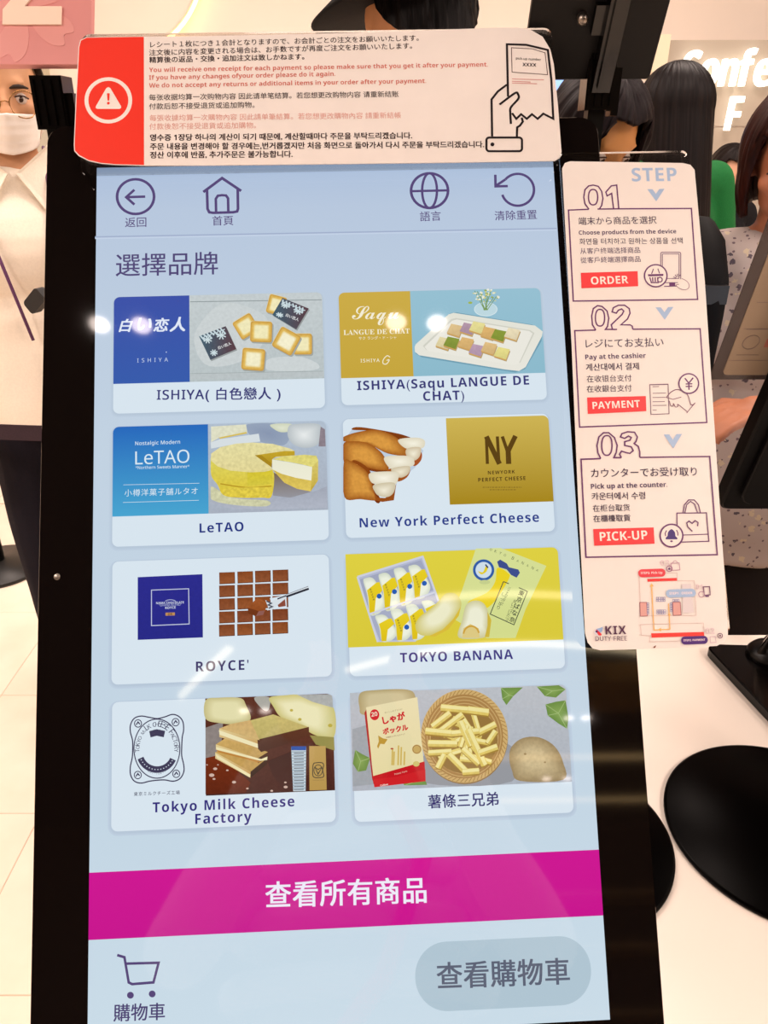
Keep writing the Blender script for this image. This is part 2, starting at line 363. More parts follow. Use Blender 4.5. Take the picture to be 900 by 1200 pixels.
cookie((672, 62), 36, 38, .25); cookie((548, 148), 42, 40, -.55); cookie((610, 170), 44, 42, .04); cookie((778, 220), 38, 42, .0); cookie((712, 208), 45, 45, .5, (244, 238, 206)); cookie((578, 282), 46, 44, .08, (242, 236, 200))
def flake_pack(P, tx):
    d.poly([(x + 4, y + 5) for x, y in P], (150, 156, 156)); d.poly(P, (66, 96, 112), (92, 62, 68), ax='x', g=.1)
    ctr = (sum(p[0] for p in P) / 4, sum(p[1] for p in P) / 4); ux = ((P[1][0] - P[0][0]) / 2, (P[1][1] - P[0][1]) / 2); uy = ((P[3][0] - P[0][0]) / 2, (P[3][1] - P[0][1]) / 2)
    L = lambda x, y: (ctr[0] + ux[0] * x + uy[0] * y, ctr[1] + ux[1] * x + uy[1] * y)
    for (cx, cy, r) in ((.45, -.45, .34), (-.55, .6, .26), (-.55, -.5, .30)):
        for k in range(8): a = pi * k / 4; d.line([L(cx, cy), L(cx + r * cos(a), cy + r * sin(a))], .0008, (205, 222, 226))
    for k in range(7): x = -.9 + k * .25; d.line([L(x, -.98), L(x + .16, -.45 - .2 * (k % 2))], .0011, (198, 216, 222)); d.line([L(x + .08, -.72), L(x + .25, -.8)], .0007, (198, 216, 222))
    d.text('白い恋人', L(-.15, .48), L(.82, .48), (230, 232, 232), .02)
flake_pack([(358, 188), (466, 147), (509, 240), (404, 284)], 0); flake_pack([(696, 33), (803, 76), (752, 161), (655, 102)], 0)
d.k(100, 190, 3); d.text('ISHIYA( 白色戀人 )', (252, 836), (687, 831), NAVY, .022, sp=1.12); done(d, 'product_tile', 'product tile with a dark blue panel and square cookies')

# 2 mustard panel + tray of cookies
d = card((396.7, 343.3), (638.5, 437), (641, 468.3), (482.5, 390), (204, 172, 72), (198, 166, 62), (150, 192, 210), (140, 186, 204)); d.k(390, 335, 3.4615)
CR = (244, 238, 214)
d.text('Saqu', (78, 136), (268, 134), CR, 0, ys=1, st='c'); d.text('LANGUE DE CHAT', (44, 200), (312, 193), CR, 0, sp=1.02, st='r'); d.text('サク ラング・ド・シャ', (105, 219), (258, 215), CR); d.text('ISHIYA', (113, 311), (190, 309), CR, .01, sp=1.3)
d.line([(232, 290), (220, 284), (205, 300), (204, 315), (216, 318), (226, 308), (228, 300), (218, 303)], .0006, CR, sm=True)
d.poly([(335, 262), (475, 112), (500, 108), (810, 158), (850, 190), (846, 225), (780, 338), (740, 352), (360, 290), (336, 275)], (112, 158, 178), sm=False)
d.poly([(332, 248), (336, 238), (470, 116), (490, 110), (820, 162), (851, 186), (848, 205), (782, 330), (755, 346), (700, 340), (350, 282), (333, 268)], (226, 226, 214), (232, 230, 220)); d.poly([(365, 244), (480, 136), (500, 131), (800, 180), (818, 192), (760, 312), (735, 320), (380, 262)], (208, 208, 196)); d.poly([(372, 248), (484, 142), (502, 137), (796, 184), (810, 194), (754, 316), (732, 322), (384, 264)], (234, 232, 222))
def bisc(x, y, c, s=1.0):
    q = [(x, y), (x + 18 * s, y - 36 * s), (x + 66 * s, y - 26 * s), (x + 50 * s, y + 16 * s)]
    d.poly([(a + 2, b + 8) for a, b in q], (176, 158, 120)); d.poly([(a, b + 5) for a, b in q], (206, 160, 92)); d.poly(q, c, tuple(int(v * .93) for v in c), g=.06)
for x, y, c in ((462, 190, (224, 194, 140)), (514, 185, (180, 150, 168)), (552, 180, (232, 222, 150)), (598, 202, (222, 180, 112)), (640, 212, (140, 156, 60)), (694, 206, (236, 222, 186)), (416, 243, (230, 216, 168)), (448, 242, (138, 154, 62)), (506, 244, (222, 182, 118)), (550, 272, (188, 158, 180)), (600, 264, (224, 190, 132)), (652, 284, (232, 222, 140))): bisc(x, y, c)
random.seed(4)
d.ellip((620, 98), 46, 26, (190, 216, 224)); d.ring((620, 96), 46, .0005, (216, 232, 236), ry=27)
for k in range(9): a = (620 + random.uniform(-8, 8), 100); b = (575 + k * 11, random.uniform(18, 50)); d.line([a, b], .0005, (118, 150, 82))
for k in range(40):
    x, y = random.gauss(615, 26), random.gauss(36, 16)
    if y > 10: d.ellip((x, y), random.uniform(3, 6.5), random.uniform(2, 5), random.choice([(232, 230, 196), (152, 170, 84), (210, 206, 140), (236, 236, 222)]), 8)
d.ellip((557, 70), 9, 5, (160, 180, 80), 10)
d.k(380, 190, 3); d.text('ISHIYA(Saqu LANGUE DE', (116, 803), (720, 783), NAVY, .022, sp=1.1); d.text('CHAT)', (348, 840), (492, 836), NAVY, .022, sp=1.1); done(d, 'product_tile', 'product tile with a mustard panel and a tray of biscuits')

# 3 blue gradient panel + cheesecake
d = card((132.6, 500.5), (383.5, 597.5), (385.5, 632.5), (244.2, 550), (40, 104, 188), (72, 164, 208), (176, 190, 206), (168, 176, 190), .05); d.k(110, 480, 3.1034)
L_ = (216, 232, 242)
d.text('Nostalgic Modern', (151, 130), (314, 124), L_, .012, sp=1.05); d.text('LeTAO', (151, 200), (348, 193), L_, -.005); d.text('*Northern Sweets Manner*', (152, 217), (348, 212), L_, .005)
d.line([(108, 274), (384, 268)], .0003, L_); d.line([(106, 338), (382, 330)], .0003, L_); d.text('小樽洋菓子舗ルタオ', (112, 314), (378, 306), L_, -.003, sp=1.12)
d.k(240, 490, 6); d.xmin = 42
d.fan([(300, 45), (500, 40), (600, 90), (560, 190), (400, 170), (310, 110)], (150, 164, 186), (136, 150, 176)); d.poly([(45, 60), (290, 45), (300, 100), (100, 140), (45, 170)], (222, 222, 196), g=.08); d.poly([(95, 138), (290, 98), (300, 108), (110, 146)], (214, 188, 92)); d.poly([(42, 172), (110, 148), (380, 110), (390, 165), (200, 185), (45, 215)], (214, 222, 226))
d.fan([(465, 45), (610, 42), (600, 90), (540, 100), (490, 80)], (206, 212, 186), (224, 228, 208)); d.fan([(590, 60), (640, 42), (800, 42), (815, 100), (800, 180), (720, 210), (630, 190), (585, 130)], (184, 192, 196), (232, 236, 236)); d.poly([(815, 60), (845, 80), (850, 200), (800, 200)], (140, 128, 138), g=.1)
d.poly([(480, 390), (560, 400), (760, 520), (858, 480), (860, 630), (500, 640), (200, 640), (45, 600), (45, 500), (300, 560), (470, 550)], (150, 156, 170), (176, 182, 196), g=.05); d.poly([(478, 380), (600, 440), (745, 520), (600, 560), (480, 545)], (118, 98, 76), (150, 150, 158))
d.poly([(45, 480), (200, 560), (440, 580), (430, 620), (200, 610), (45, 570)], (206, 206, 168), g=.16, sm=True)
d.poly([(45, 270), (120, 330), (320, 375), (476, 360), (472, 545), (400, 560), (230, 560), (130, 540), (90, 470), (45, 400)], (216, 208, 96), (222, 196, 52), g=.10, sm=True); d.poly([(300, 375), (476, 362), (474, 462), (300, 474)], (214, 196, 50), (210, 196, 66), g=.1); d.line([(110, 462), (220, 480), (330, 490), (470, 478)], .0009, (184, 150, 40), sm=True); d.poly([(130, 500), (220, 490), (470, 485), (470, 545), (400, 560), (230, 560), (130, 540)], (222, 200, 72), g=.22)
d.poly([(45, 250), (110, 205), (220, 180), (340, 172), (480, 182), (600, 215), (632, 232), (630, 262), (480, 280), (470, 345), (476, 365), (420, 378), (320, 382), (180, 370), (90, 340), (45, 300)], (226, 218, 160), (224, 212, 150), g=.12)
d.poly([(352, 262), (560, 232), (632, 232), (634, 262), (500, 272), (474, 290), (472, 345)], (196, 164, 44), (176, 142, 34), g=.06); d.poly([(352, 262), (472, 348), (472, 320), (400, 262)], (168, 134, 30))
d.poly([(474, 290), (550, 270), (700, 258), (785, 265), (798, 300), (755, 345), (700, 330), (600, 310)], (222, 212, 120), g=.14); d.poly([(474, 292), (600, 312), (700, 332), (755, 345), (750, 440), (640, 420), (540, 392), (476, 362)], (232, 232, 208), (238, 236, 214)); d.poly([(476, 362), (540, 392), (640, 420), (750, 440), (745, 516), (650, 498), (560, 455)], (204, 178, 76), (226, 200, 96), g=.1); d.poly([(755, 345), (798, 300), (796, 440), (745, 516)], (216, 200, 110), (196, 168, 60), g=.1)
d.k(110, 480, 3.1034); d.text('LeTAO', (385, 448), (545, 442), (36, 52, 128), .03, sp=1.15); done(d, 'product_tile', 'product tile with a bright blue panel and a cut cheesecake')

# 4 rolled cookies + gold panel
d = card((401.6, 491.5), (648.5, 588), (650.4, 622.5)); d.k(390, 480, 3.1034)
a = d.p((411, 32)); b = d.p((803, 334)); d.poly(rrect(a[0], b[1], b[0], a[1], (0, 0, .0042, 0)), (206, 180, 84), (166, 134, 28), uv=True)
BR = (74, 52, 22); d.xmin = 38
d.poly([(38, 115), (70, 72), (110, 64), (250, 90), (300, 120), (330, 150), (300, 210), (240, 260), (150, 330), (40, 320)], (190, 205, 222), sm=False)
def roll(P, Q, tip):
    d.poly(Q, (140, 70, 20), (120, 52, 14), sm=True); d.fan(P, (158, 88, 28), (216, 152, 66), g=.10, inner=.45)
    for i, t in enumerate(tip): d.fan(t, (216, 206, 178), (244, 240, 222))
roll([(38, 100), (90, 82), (160, 74), (220, 95), (262, 130), (272, 166), (200, 160), (120, 122), (40, 116)], [(72, 74), (100, 64), (240, 88), (300, 112), (250, 112), (160, 80)], [])
d.poly([(268, 160), (318, 152), (322, 182), (296, 206), (270, 180)], (168, 84, 40), sm=True); d.fan([(238, 110), (300, 102), (333, 112), (330, 138), (300, 142), (262, 140)], (222, 214, 190), (246, 242, 224)); d.fan([(270, 142), (318, 138), (316, 170), (294, 186), (268, 168)], (206, 190, 160), (242, 236, 214))
roll([(38, 128), (60, 116), (120, 120), (170, 150), (195, 186), (200, 220), (140, 215), (70, 190), (40, 190)], [(120, 200), (200, 215), (190, 230), (120, 218)], [])
d.poly([(200, 218), (262, 210), (282, 215), (270, 246), (236, 262), (205, 244)], (160, 84, 30), sm=True); d.fan([(186, 176), (220, 168), (280, 170), (296, 186), (288, 206), (220, 216), (200, 206)], (222, 214, 190), (246, 242, 224)); d.fan([(216, 214), (278, 206), (274, 234), (246, 248), (220, 234)], (204, 190, 160), (240, 232, 208))
roll([(40, 192), (70, 190), (120, 222), (140, 262), (150, 300), (162, 330), (100, 326), (42, 318)], [(70, 190), (130, 215), (160, 300), (175, 330), (150, 330)], [])
d.poly([(150, 300), (160, 320), (190, 322), (222, 300), (232, 262), (222, 330), (180, 336), (156, 330)], (150, 76, 24), sm=False); d.fan([(132, 234), (170, 226), (234, 228), (238, 252), (222, 274), (160, 272), (138, 262)], (222, 214, 190), (248, 244, 228)); d.fan([(150, 274), (222, 266), (222, 300), (200, 318), (168, 314), (152, 298)], (204, 192, 162), (242, 236, 214))
d.xmin = -1e9
for pts, w in (([(558, 100), (562, 198)], .0022), ([(558, 98), (606, 198)], .0036), ([(598, 98), (604, 196)], .0022), ([(616, 98), (634, 150), (636, 198)], .0024), ([(664, 96), (638, 150), (640, 198)], .0034)): d.line(pts, w, (92, 66, 22))
d.text('NEWYORK', (564, 236), (662, 232), BR, .03, sp=1.2); d.text('PERFECT CHEESE', (529, 263), (701, 256), BR, .03, sp=1.15)
for x0, x1, y in ((545, 686, 283), (570, 668, 292)):
    x = x0; random.seed(int(y))
    while x < x1: l = random.uniform(3, 9); d.line([(x, y), (min(x + l, x1), y - .2)], .0005, (120, 96, 36)); x += l + 3
d.text('New York Perfect Cheese', (98, 429), (750, 408), (44, 62, 138), .025, sp=1.12); done(d, 'product_tile', 'product tile with cream filled rolled cookies and a gold panel')

# 5 blue box + squares of chocolate
d = card((131.9, 658.2), (389, 760), (389, 792.5)); d.k(110, 640, 3.1034)
d.poly([(160, 113), (395, 102), (397, 332), (160, 341)], (44, 44, 140), (40, 42, 134), g=.04)
d.line([(210, 160), (345, 155), (347, 283), (210, 289)], .0006, (190, 196, 220), closed=True); d.text('NAMA CHOCOLATE', (227, 211), (328, 208), (206, 212, 232), .05); d.text('“GHANA BLEND”', (236, 219), (320, 216), (170, 176, 210), .01); d.text('ROYCE', (260, 229), (298, 227), (206, 212, 232), .04); d.ring((279, 204), 20, .0005, (170, 176, 210), ry=9, a0=200, a1=340)
d.poly([(261, 242), (295, 241), (295, 252), (261, 253)], (190, 140, 90)); d.text('OR', (270, 252), (286, 251), (90, 60, 40), .03)
for j in range(5):
    for i in range(4):
        x0 = 457 + i * 64 - j * .2 + (2 if i else 0); y0 = 97 + j * 47.5 - i * 3.0; w_, h_ = 55, 40; t = random.Random(i * 7 + j); c = t.choice([(128, 68, 36), (136, 72, 34), (122, 62, 34)])
        d.poly([(x0 - 1, y0 - 1), (x0 + w_ + 1, y0 - 3), (x0 + w_ + 2, y0 + h_ - 1), (x0, y0 + h_ + 2)], (92, 44, 22)); d.poly([(x0, y0), (x0 + w_, y0 - 2), (x0 + w_ - 1, y0 + h_ - 3), (x0 + 1, y0 + h_ - 1)], c, tuple(v + 14 for v in c), g=.14)
d.poly([(640, 190), (700, 178), (702, 225), (655, 230)], (216, 229, 239)); d.poly([(660, 195), (695, 185), (698, 218), (672, 222)], (140, 76, 60), g=.1)
d.poly([(595, 188), (632, 205), (622, 240), (590, 252), (562, 246), (560, 222)], (160, 88, 44), (140, 70, 30), g=.14); d.poly([(572, 240), (622, 234), (616, 250), (585, 255)], (142, 92, 84)); d.poly([(560, 224), (562, 246), (590, 254), (600, 236)], (112, 54, 26))
d.poly([(624, 196), (640, 204), (655, 196), (690, 184), (700, 176), (780, 145), (782, 153), (706, 184), (664, 218), (650, 230), (630, 234), (634, 222)], (214, 222, 228)); d.line([(700, 184), (782, 155)], .0014, (44, 44, 56)); d.line([(668, 192), (700, 180)], .0009, (60, 60, 72)); d.line([(628, 200), (646, 208), (634, 214), (650, 220), (636, 226)], .0009, (70, 72, 86)); d.line([(700, 176), (780, 146)], .0004, (120, 124, 136))
d.text("ROYCE'", (372, 456), (563, 449), (58, 52, 104), .02, sp=1.2); done(d, 'product_tile', 'product tile with a navy box and a grid of chocolate squares')

# 6 yellow tile
d = card((406, 649.5), (659, 749.5), (662.3, 783), (406.2, 700), None, None, (222, 208, 66), (216, 200, 58)); d.k(400, 640, 6.4286)
d.poly([(120, 225), (610, 75), (735, 425), (560, 720), (275, 722)], (176, 182, 206), (188, 192, 214)); d.poly([(140, 250), (600, 105), (700, 330), (205, 500)], (160, 166, 190)); d.poly([(215, 520), (715, 350), (728, 425), (560, 705), (290, 712)], (166, 172, 196))
def banana_pack(x, y, L, cut=1):
    q = [(x, y), (x + 20, y - 22), (x + 60, y - 26), (x + 95, y + 5), (x + 150, y + 110), (x + 165, y + 170), (x + 140, y + 225), (x + 100, y + 255), (x + 50, y + 250), (x + 30, y + 110)]
    q = [(a, y + (b - y) * cut) for a, b in q]; d.fan(q, (206, 214, 196), (236, 240, 222), inner=.7)
    d.poly([(x + 28, y + 70 * cut), (x + 100, y + 12), (x + 122, y + 8), (x + 146, y + 70 * cut), (x + 95, y + 130 * cut), (x + 84, y + 250 * cut), (x + 48, y + 252 * cut), (x + 40, y + 130 * cut)], (230, 206, 36), (220, 190, 24))
    if cut > .8: d.ellip((x + 120, y + 115), 19, 19, (36, 92, 178)); d.textv('東京ばな奈', (x + 52, y + 55), (x + 82, y + 150), (90, 84, 50), .01, 15)
for x, y in ((165, 262), (280, 228), (395, 188), (505, 165)): banana_pack(x, y, 1, .9 if x > 500 else 1)
d.line([(212, 512), (712, 345)], .0012, (206, 210, 226)); 
for x, y, c in ((255, 535, .72), (372, 495, .85), (487, 462, .95), (605, 425, .65)): banana_pack(x, y, 1, c)
d.line([(122, 232), (612, 80), (735, 425)], .0014, (202, 206, 222)); d.line([(122, 232), (275, 722)], .0013, (202, 206, 222))
d.k(390, 630, 3.1034)
d.poly([(520, 40), (610, 38), (776, 103), (700, 262), (664, 365), (560, 366), (430, 290), (470, 190)], (214, 222, 150), (210, 218, 140)); d.poly([(598, 110), (636, 128), (640, 150), (590, 230), (545, 260), (490, 236), (560, 200), (590, 160)], (232, 208, 36), sm=True)
d.poly([(597, 88), (608, 80), (632, 94), (640, 108), (674, 116), (680, 128), (668, 146), (648, 136), (632, 116), (604, 108)], (62, 78, 140), sm=False)
d.ellip((548, 118), 37, 36, (206, 222, 232)); d.ring((548, 118), 34, .0018, (48, 92, 166)); d.poly([(528, 122), (545, 126), (556, 104), (564, 106), (558, 124), (540, 134)], (226, 202, 40), sm=True); d.poly([(556, 96), (566, 108), (562, 112), (553, 100)], (40, 50, 90)); d.ellip((552, 162), 20, 8, (196, 206, 140), 16)
for ch, x, y, ro in (('O', 573, 48, .35), ('K', 590, 55, .38), ('Y', 607, 61, .40), ('O', 624, 68, .40), ('B', 652, 80, .45), ('A', 670, 89, .45), ('N', 688, 97, .45), ('A', 706, 106, .45), ('N', 724, 115, .48), ('A', 741, 123, .48)):
    d.text(ch, (x - 4 * cos(ro), y - 4 * sin(ro)), (x + 4 * cos(ro), y + 4 * sin(ro)), (84, 96, 70), .0)
d.line([(620, 160), (572, 278), (658, 317), (707, 196), (676, 182)], .0006, (64, 74, 62)); d.line([(620, 160), (640, 168)], .0006, (64, 74, 62))
ro = .40; d.textv('東京ばな奈', (690, 190), (648, 310), (46, 56, 50), .02, 20, ro); d.textv('見ぃつけたっ', (664, 226), (630, 302), (70, 80, 60), .0, 13, ro); d.textv('バナナカスタード', (644, 180), (610, 250), (110, 118, 84), .01, 10, ro); d.textv('しっとり', (622, 200), (598, 265), (110, 118, 84), .01, 10, ro)
d.fan([(300, 318), (316, 288), (350, 262), (380, 235), (410, 204), (445, 204), (466, 232), (462, 262), (440, 296), (400, 335), (350, 356), (312, 350)], (206, 196, 110), (236, 234, 200), inner=.45); d.poly([(466, 250), (458, 284), (420, 334), (370, 360), (350, 358), (400, 334), (438, 296)], (216, 186, 60))
d.fan([(458, 364), (470, 300), (482, 250), (502, 232), (530, 230), (552, 244), (566, 280), (562, 330), (555, 362)], (202, 198, 150), (236, 236, 212), inner=.5); d.poly([(470, 364), (474, 330), (500, 314), (530, 330), (534, 364)], (220, 200, 130), sm=False); d.ring((503, 352), 28, .0012, (206, 160, 60), ry=30, a0=185, a1=350); d.poly([(562, 270), (576, 300), (568, 362), (552, 362), (562, 320)], (206, 180, 60))
d.k(390, 630, 3.1034); d.text('TOKYO BANANA', (245, 454), (655, 441), (60, 54, 128), .028, sp=1.1); done(d, 'product_tile', 'product tile in yellow with a box of wrapped banana cakes')

# 7 emblem + stacked biscuits
d = card((131.6, 822.8), (392, 926), (393.6, 963), (241, 870), None, None, (92, 48, 34), (74, 40, 34), .10); d.k(130, 810, 8.1818)
EM = (66, 62, 88)
fr = [(445, 262), (370, 250), (290, 238), (225, 260), (190, 320), (188, 390), (208, 470), (210, 560), (205, 640), (188, 720), (190, 800), (225, 860), (290, 880), (370, 862), (450, 852), (520, 850), (600, 862), (665, 835), (700, 770), (698, 700), (680, 620), (680, 530), (685, 440), (698, 370), (690, 290), (650, 240), (590, 222), (520, 245)]
d.line(fr, .0008, EM, True, True); d.ring((442, 550), 220, .0007, EM, ry=283, n=60)
def arc_text(t, c, rx, ry, a0, a1, size, col, bold=0, inv=1):
    n = len(t)
    for i, ch in enumerate(t):
        if ch == ' ': continue
        a = rad(a0 + (a1 - a0) * i / (n - 1)); q = (c[0] + rx * cos(a), c[1] + ry * sin(a)); tx, ty = -sin(a) * rx * inv, cos(a) * ry * inv; l = math.hypot(tx, ty); tx /= l; ty /= l; h = size * (.28 if ch == 'I' else 1) / 2
        d.text(ch, (q[0] - tx * h, q[1] - ty * h), (q[0] + tx * h, q[1] + ty * h), col, bold, ys=1 if ch != 'I' else .75)
arc_text('TOKYO MILK CHEESE FACTORY', (442, 560), 168, 222, 178, 362, 32, EM, .005)
d.line([(375, 412), (440, 395), (515, 410)], .0042, EM); d.ring((443, 590), 165, .0042, EM, ry=160, a0=22, a1=162, n=24)
for k in range(3): d.ellip((418 + k * 26, 372), 6, 6, EM, 5)
for k in range(14): a = rad(28 + k * 9.8); d.ellip((443 + 165 * cos(a), 590 + 160 * sin(a)), 6, 5, (216, 229, 239), 6)
arc_text('EST*TOKYO', (442, 560), 175, 238, 118, 62, 14, EM, 0, -1)
for x, y in ((262, 308), (622, 296), (260, 802), (628, 790)): d.ring((x, y), 34, .0006, EM, ry=36, n=14); d.line([(x - 18, y + 14), (x, y - 14), (x + 18, y + 8)], .0008, EM)
d.text('東京ミルクチーズ工場', (222, 1000), (662, 984), EM, .01, sp=1.2)
d.k(235, 810, 5.625)
d.poly([(34, 240), (150, 200), (140, 330), (110, 440), (34, 440)], (140, 130, 126), g=.1, sm=False); d.poly([(34, 440), (120, 420), (330, 600), (300, 668), (34, 678)], (120, 48, 22), (96, 38, 20), g=.08)
d.fan([(34, 60), (120, 42), (262, 44), (300, 90), (330, 185), (230, 215), (130, 210), (34, 180)], (196, 186, 130), (226, 220, 172), inner=.6); d.poly([(355, 42), (450, 38), (458, 90), (440, 130), (400, 110)], (170, 168, 160), sm=True); d.fan([(455, 42), (560, 26), (650, 24), (760, 60), (878, 110), (880, 300), (760, 290), (640, 220), (530, 170), (480, 100)], (200, 192, 120), (232, 228, 184), inner=.5); d.poly([(640, 24), (850, 20), (868, 30), (874, 108), (740, 70)], (168, 172, 170), g=.1); d.poly([(720, 290), (880, 302), (884, 390), (760, 350)], (150, 142, 78))
for x, y, r in ((600, 125, 11), (655, 185, 12), (855, 225, 15)): d.ellip((x, y), r, r * .8, (186, 170, 70), 10)
def slab(P, top, side, side2, th):
    n = len(P); b = [(x, y + th) for x, y in P]
    d.poly([P[0], P[1], b[1], b[0]], (226, 206, 150), side); d.poly([P[1], P[2], b[2], b[1]], side2, tuple(int(v * .7) for v in side2)); d.poly(P, top, tuple(int(v * .92) for v in top), g=.1)
slab([(98, 402), (330, 530), (440, 440), (240, 330)], (204, 164, 92), (190, 140, 70), (70, 44, 30), 40); d.poly([(98, 412), (330, 548), (326, 568), (110, 440)], (236, 224, 176))
slab([(102, 350), (380, 440), (445, 400), (170, 305)], (206, 168, 98), (190, 140, 70), (82, 50, 32), 34); d.poly([(104, 366), (400, 446), (442, 430), (440, 452), (395, 458), (106, 384)], (236, 226, 180)); d.poly([(106, 386), (395, 460), (395, 470), (120, 402)], (188, 130, 60))
slab([(125, 245), (385, 322), (715, 236), (480, 152)], (200, 184, 112), (190, 140, 70), (104, 64, 40), 56); d.poly([(122, 256), (380, 346), (386, 376), (128, 286)], (238, 228, 184)); d.poly([(376, 318), (715, 234), (716, 290), (560, 350), (400, 400), (380, 378)], (88, 50, 34), (70, 38, 28)); d.poly([(125, 245), (200, 215), (330, 190), (390, 322)], (206, 170, 110), (210, 180, 120), g=.1)
d.poly([(440, 460), (640, 380), (700, 640), (560, 660), (480, 560)], (62, 32, 26), (72, 40, 36))
random.seed(9)
for x, y, r in ((75, 552, 18), (98, 510, 14), (90, 577, 10), (222, 598, 14), (178, 520, 9), (562, 630, 14), (560, 600, 9), (310, 640, 9), (116, 484, 6), (44, 484, 6), (470, 655, 10)): d.ellip((x, y), r, r * .65, (206, 178, 164), 8)
d.poly([(598, 362), (697, 362), (693, 656), (612, 658)], (196, 210, 218)); d.poly([(598, 362), (697, 362), (695, 388), (600, 388)], (44, 84, 164))
for k in range(13): y = 396 + k * 20; d.poly([(598 + k * .8, y), (696, y - 2), (694, y + 3), (600 + k * .8, y + 5)], (140, 160, 176)); d.line([(616, y + 11), (682, y + 9)], .0005, (84, 92, 104))
d.poly([(717, 360), (825, 360), (832, 648), (719, 652)], (192, 158, 92), (184, 148, 80)); d.line([(745, 478), (765, 470), (800, 470), (812, 485), (806, 520), (812, 560), (780, 568), (745, 562), (740, 520)], .0006, (84, 76, 60), True, True); d.line([(755, 500), (775, 545), (800, 500), (775, 515)], .0007, (84, 76, 60), True); d.ring((776, 520), 28, .0005, (84, 76, 60), ry=36); d.text('TOKYO MILK CHEESE', (740, 588), (814, 586), (110, 96, 60))
d.k(110, 800, 3.1034); d.text('Tokyo Milk Cheese', (215, 471), (730, 448), (54, 46, 124), .025, sp=1.15); d.text('Factory', (370, 513), (575, 503), (54, 46, 124), .025, sp=1.15); done(d, 'product_tile', 'product tile with an ornate emblem and stacked sandwich biscuits')

# 8 potato sticks
d = card((411.6, 812), (669.5, 916), (672.3, 952), (411.7, 870), None, None, (186, 190, 196), (172, 178, 188), .05); d.k(400, 790, 3.1034)
d.fan([(68, 70), (120, 58), (240, 56), (270, 85), (265, 150), (90, 150), (66, 120)], (176, 158, 112), (206, 192, 150), inner=.6); d.poly([(40, 200), (110, 180), (120, 400), (42, 408)], (158, 164, 170), g=.05)
d.poly([(290, 300), (600, 250), (620, 390), (300, 395)], (150, 152, 158), sm=True)
for P in ([(50, 275), (75, 290), (105, 305), (90, 350), (60, 355), (42, 325)], [(580, 50), (660, 48), (625, 80), (600, 112), (585, 90)], [(742, 110), (780, 100), (815, 95), (826, 160), (820, 198), (790, 180), (750, 150)], [(710, 45), (790, 40), (815, 55), (780, 85), (740, 80)], [(218, 390), (250, 382), (305, 385), (312, 402), (230, 404)]):
    d.fan(P, (106, 140, 68), (134, 164, 88), sm=False); c = (sum(p[0] for p in P) / len(P), sum(p[1] for p in P) / len(P)); [d.line([c, p], .0004, (160, 186, 120)) for p in P[::2]]
d.fan([(610, 300), (620, 262), (660, 232), (720, 230), (775, 262), (806, 320), (806, 384), (650, 388), (620, 350)], (156, 134, 96), (204, 184, 142), inner=.35, g=.1); d.ellip((668, 290), 5, 4, (150, 126, 86), 8); d.ellip((740, 320), 4, 3, (150, 126, 86), 8)
d.ellip((448, 228), 158, 172, (150, 120, 78), 48); d.ellip((447, 225), 158, 170, (206, 172, 112), 48, cc=(190, 150, 90)); d.ellip((446, 226), 142, 153, (170, 130, 76), 48)
for k in range(64): a = 2 * pi * k / 64; d.line([(446 + 142 * cos(a), 226 + 153 * sin(a)), (447 + 156 * cos(a + .09), 225 + 168 * sin(a + .09))], .0005, (166, 128, 74))
for r in (.96, .88, .8): d.ring((446, 227), 140 * r, .0006, (200, 166, 108), ry=151 * r)
d.ellip((446, 238), 122, 122, (150, 116, 62), 30)
def fry(a, b, w):
    dx, dy = b[0] - a[0], b[1] - a[1]; l = math.hypot(dx, dy); nx, ny = -dy / l * w / 2, dx / l * w / 2
    d.poly([(a[0] + nx + 2, a[1] + ny + 5), (b[0] + nx + 2, b[1] + ny + 5), (b[0] - nx, b[1] - ny + 4), (a[0] - nx, a[1] - ny + 4)], (164, 130, 56)); d.poly([(a[0] + nx, a[1] + ny), (a[0] + nx * .2 - dx * .02, a[1] + ny * .2 - dy * .02), (a[0] - nx, a[1] - ny), (b[0] - nx, b[1] - ny), (b[0] + dx * .02, b[1] + dy * .02), (b[0] + nx, b[1] + ny)], (228, 208, 122), (216, 190, 96), g=.10); d.poly([(a[0] + nx * .2, a[1] + ny * .2), (a[0] - nx * .8, a[1] - ny * .8), (b[0] - nx * .8, b[1] - ny * .8), (b[0] + nx * .2, b[1] + ny * .2)], (238, 226, 158))
random.seed(12)
for k in range(16): a = random.uniform(0, pi); c = (446 + random.uniform(-60, 60), 235 + random.uniform(-70, 80)); fry((c[0] - 42 * cos(a), c[1] - 42 * sin(a)), (c[0] + 42 * cos(a), c[1] + 42 * sin(a)), 19)
for a, b, w in (((362, 120), (470, 130), 24), ((460, 128), (535, 138), 26), ((330, 190), (395, 140), 22), ((360, 205), (440, 145), 22), ((306, 205), (410, 215), 24), ((490, 215), (560, 180), 22), ((400, 215), (500, 205), 22), ((316, 250), (420, 252), 24), ((316, 285), (400, 280), 20), ((350, 340), (375, 290), 22), ((390, 290), (455, 355), 24), ((440, 270), (500, 325), 22), ((430, 170), (470, 260), 24), ((460, 200), (520, 330), 26), ((500, 285), (566, 262), 22), ((530, 250), (560, 205), 20), ((440, 355), (500, 350), 22)): fry(a, b, w)
d.poly([(84, 140), (94, 122), (116, 395), (122, 408), (112, 380)], (176, 40, 40)); d.poly([(90, 120), (276, 83), (306, 388), (120, 410)], (232, 220, 176), (226, 214, 160)); d.poly([(113, 370), (200, 345), (302, 316), (306, 388), (120, 410)], (196, 26, 34)); d.poly([(118, 380), (200, 372), (305, 345), (306, 388), (120, 410)], (206, 34, 40))
RED = (204, 30, 44)
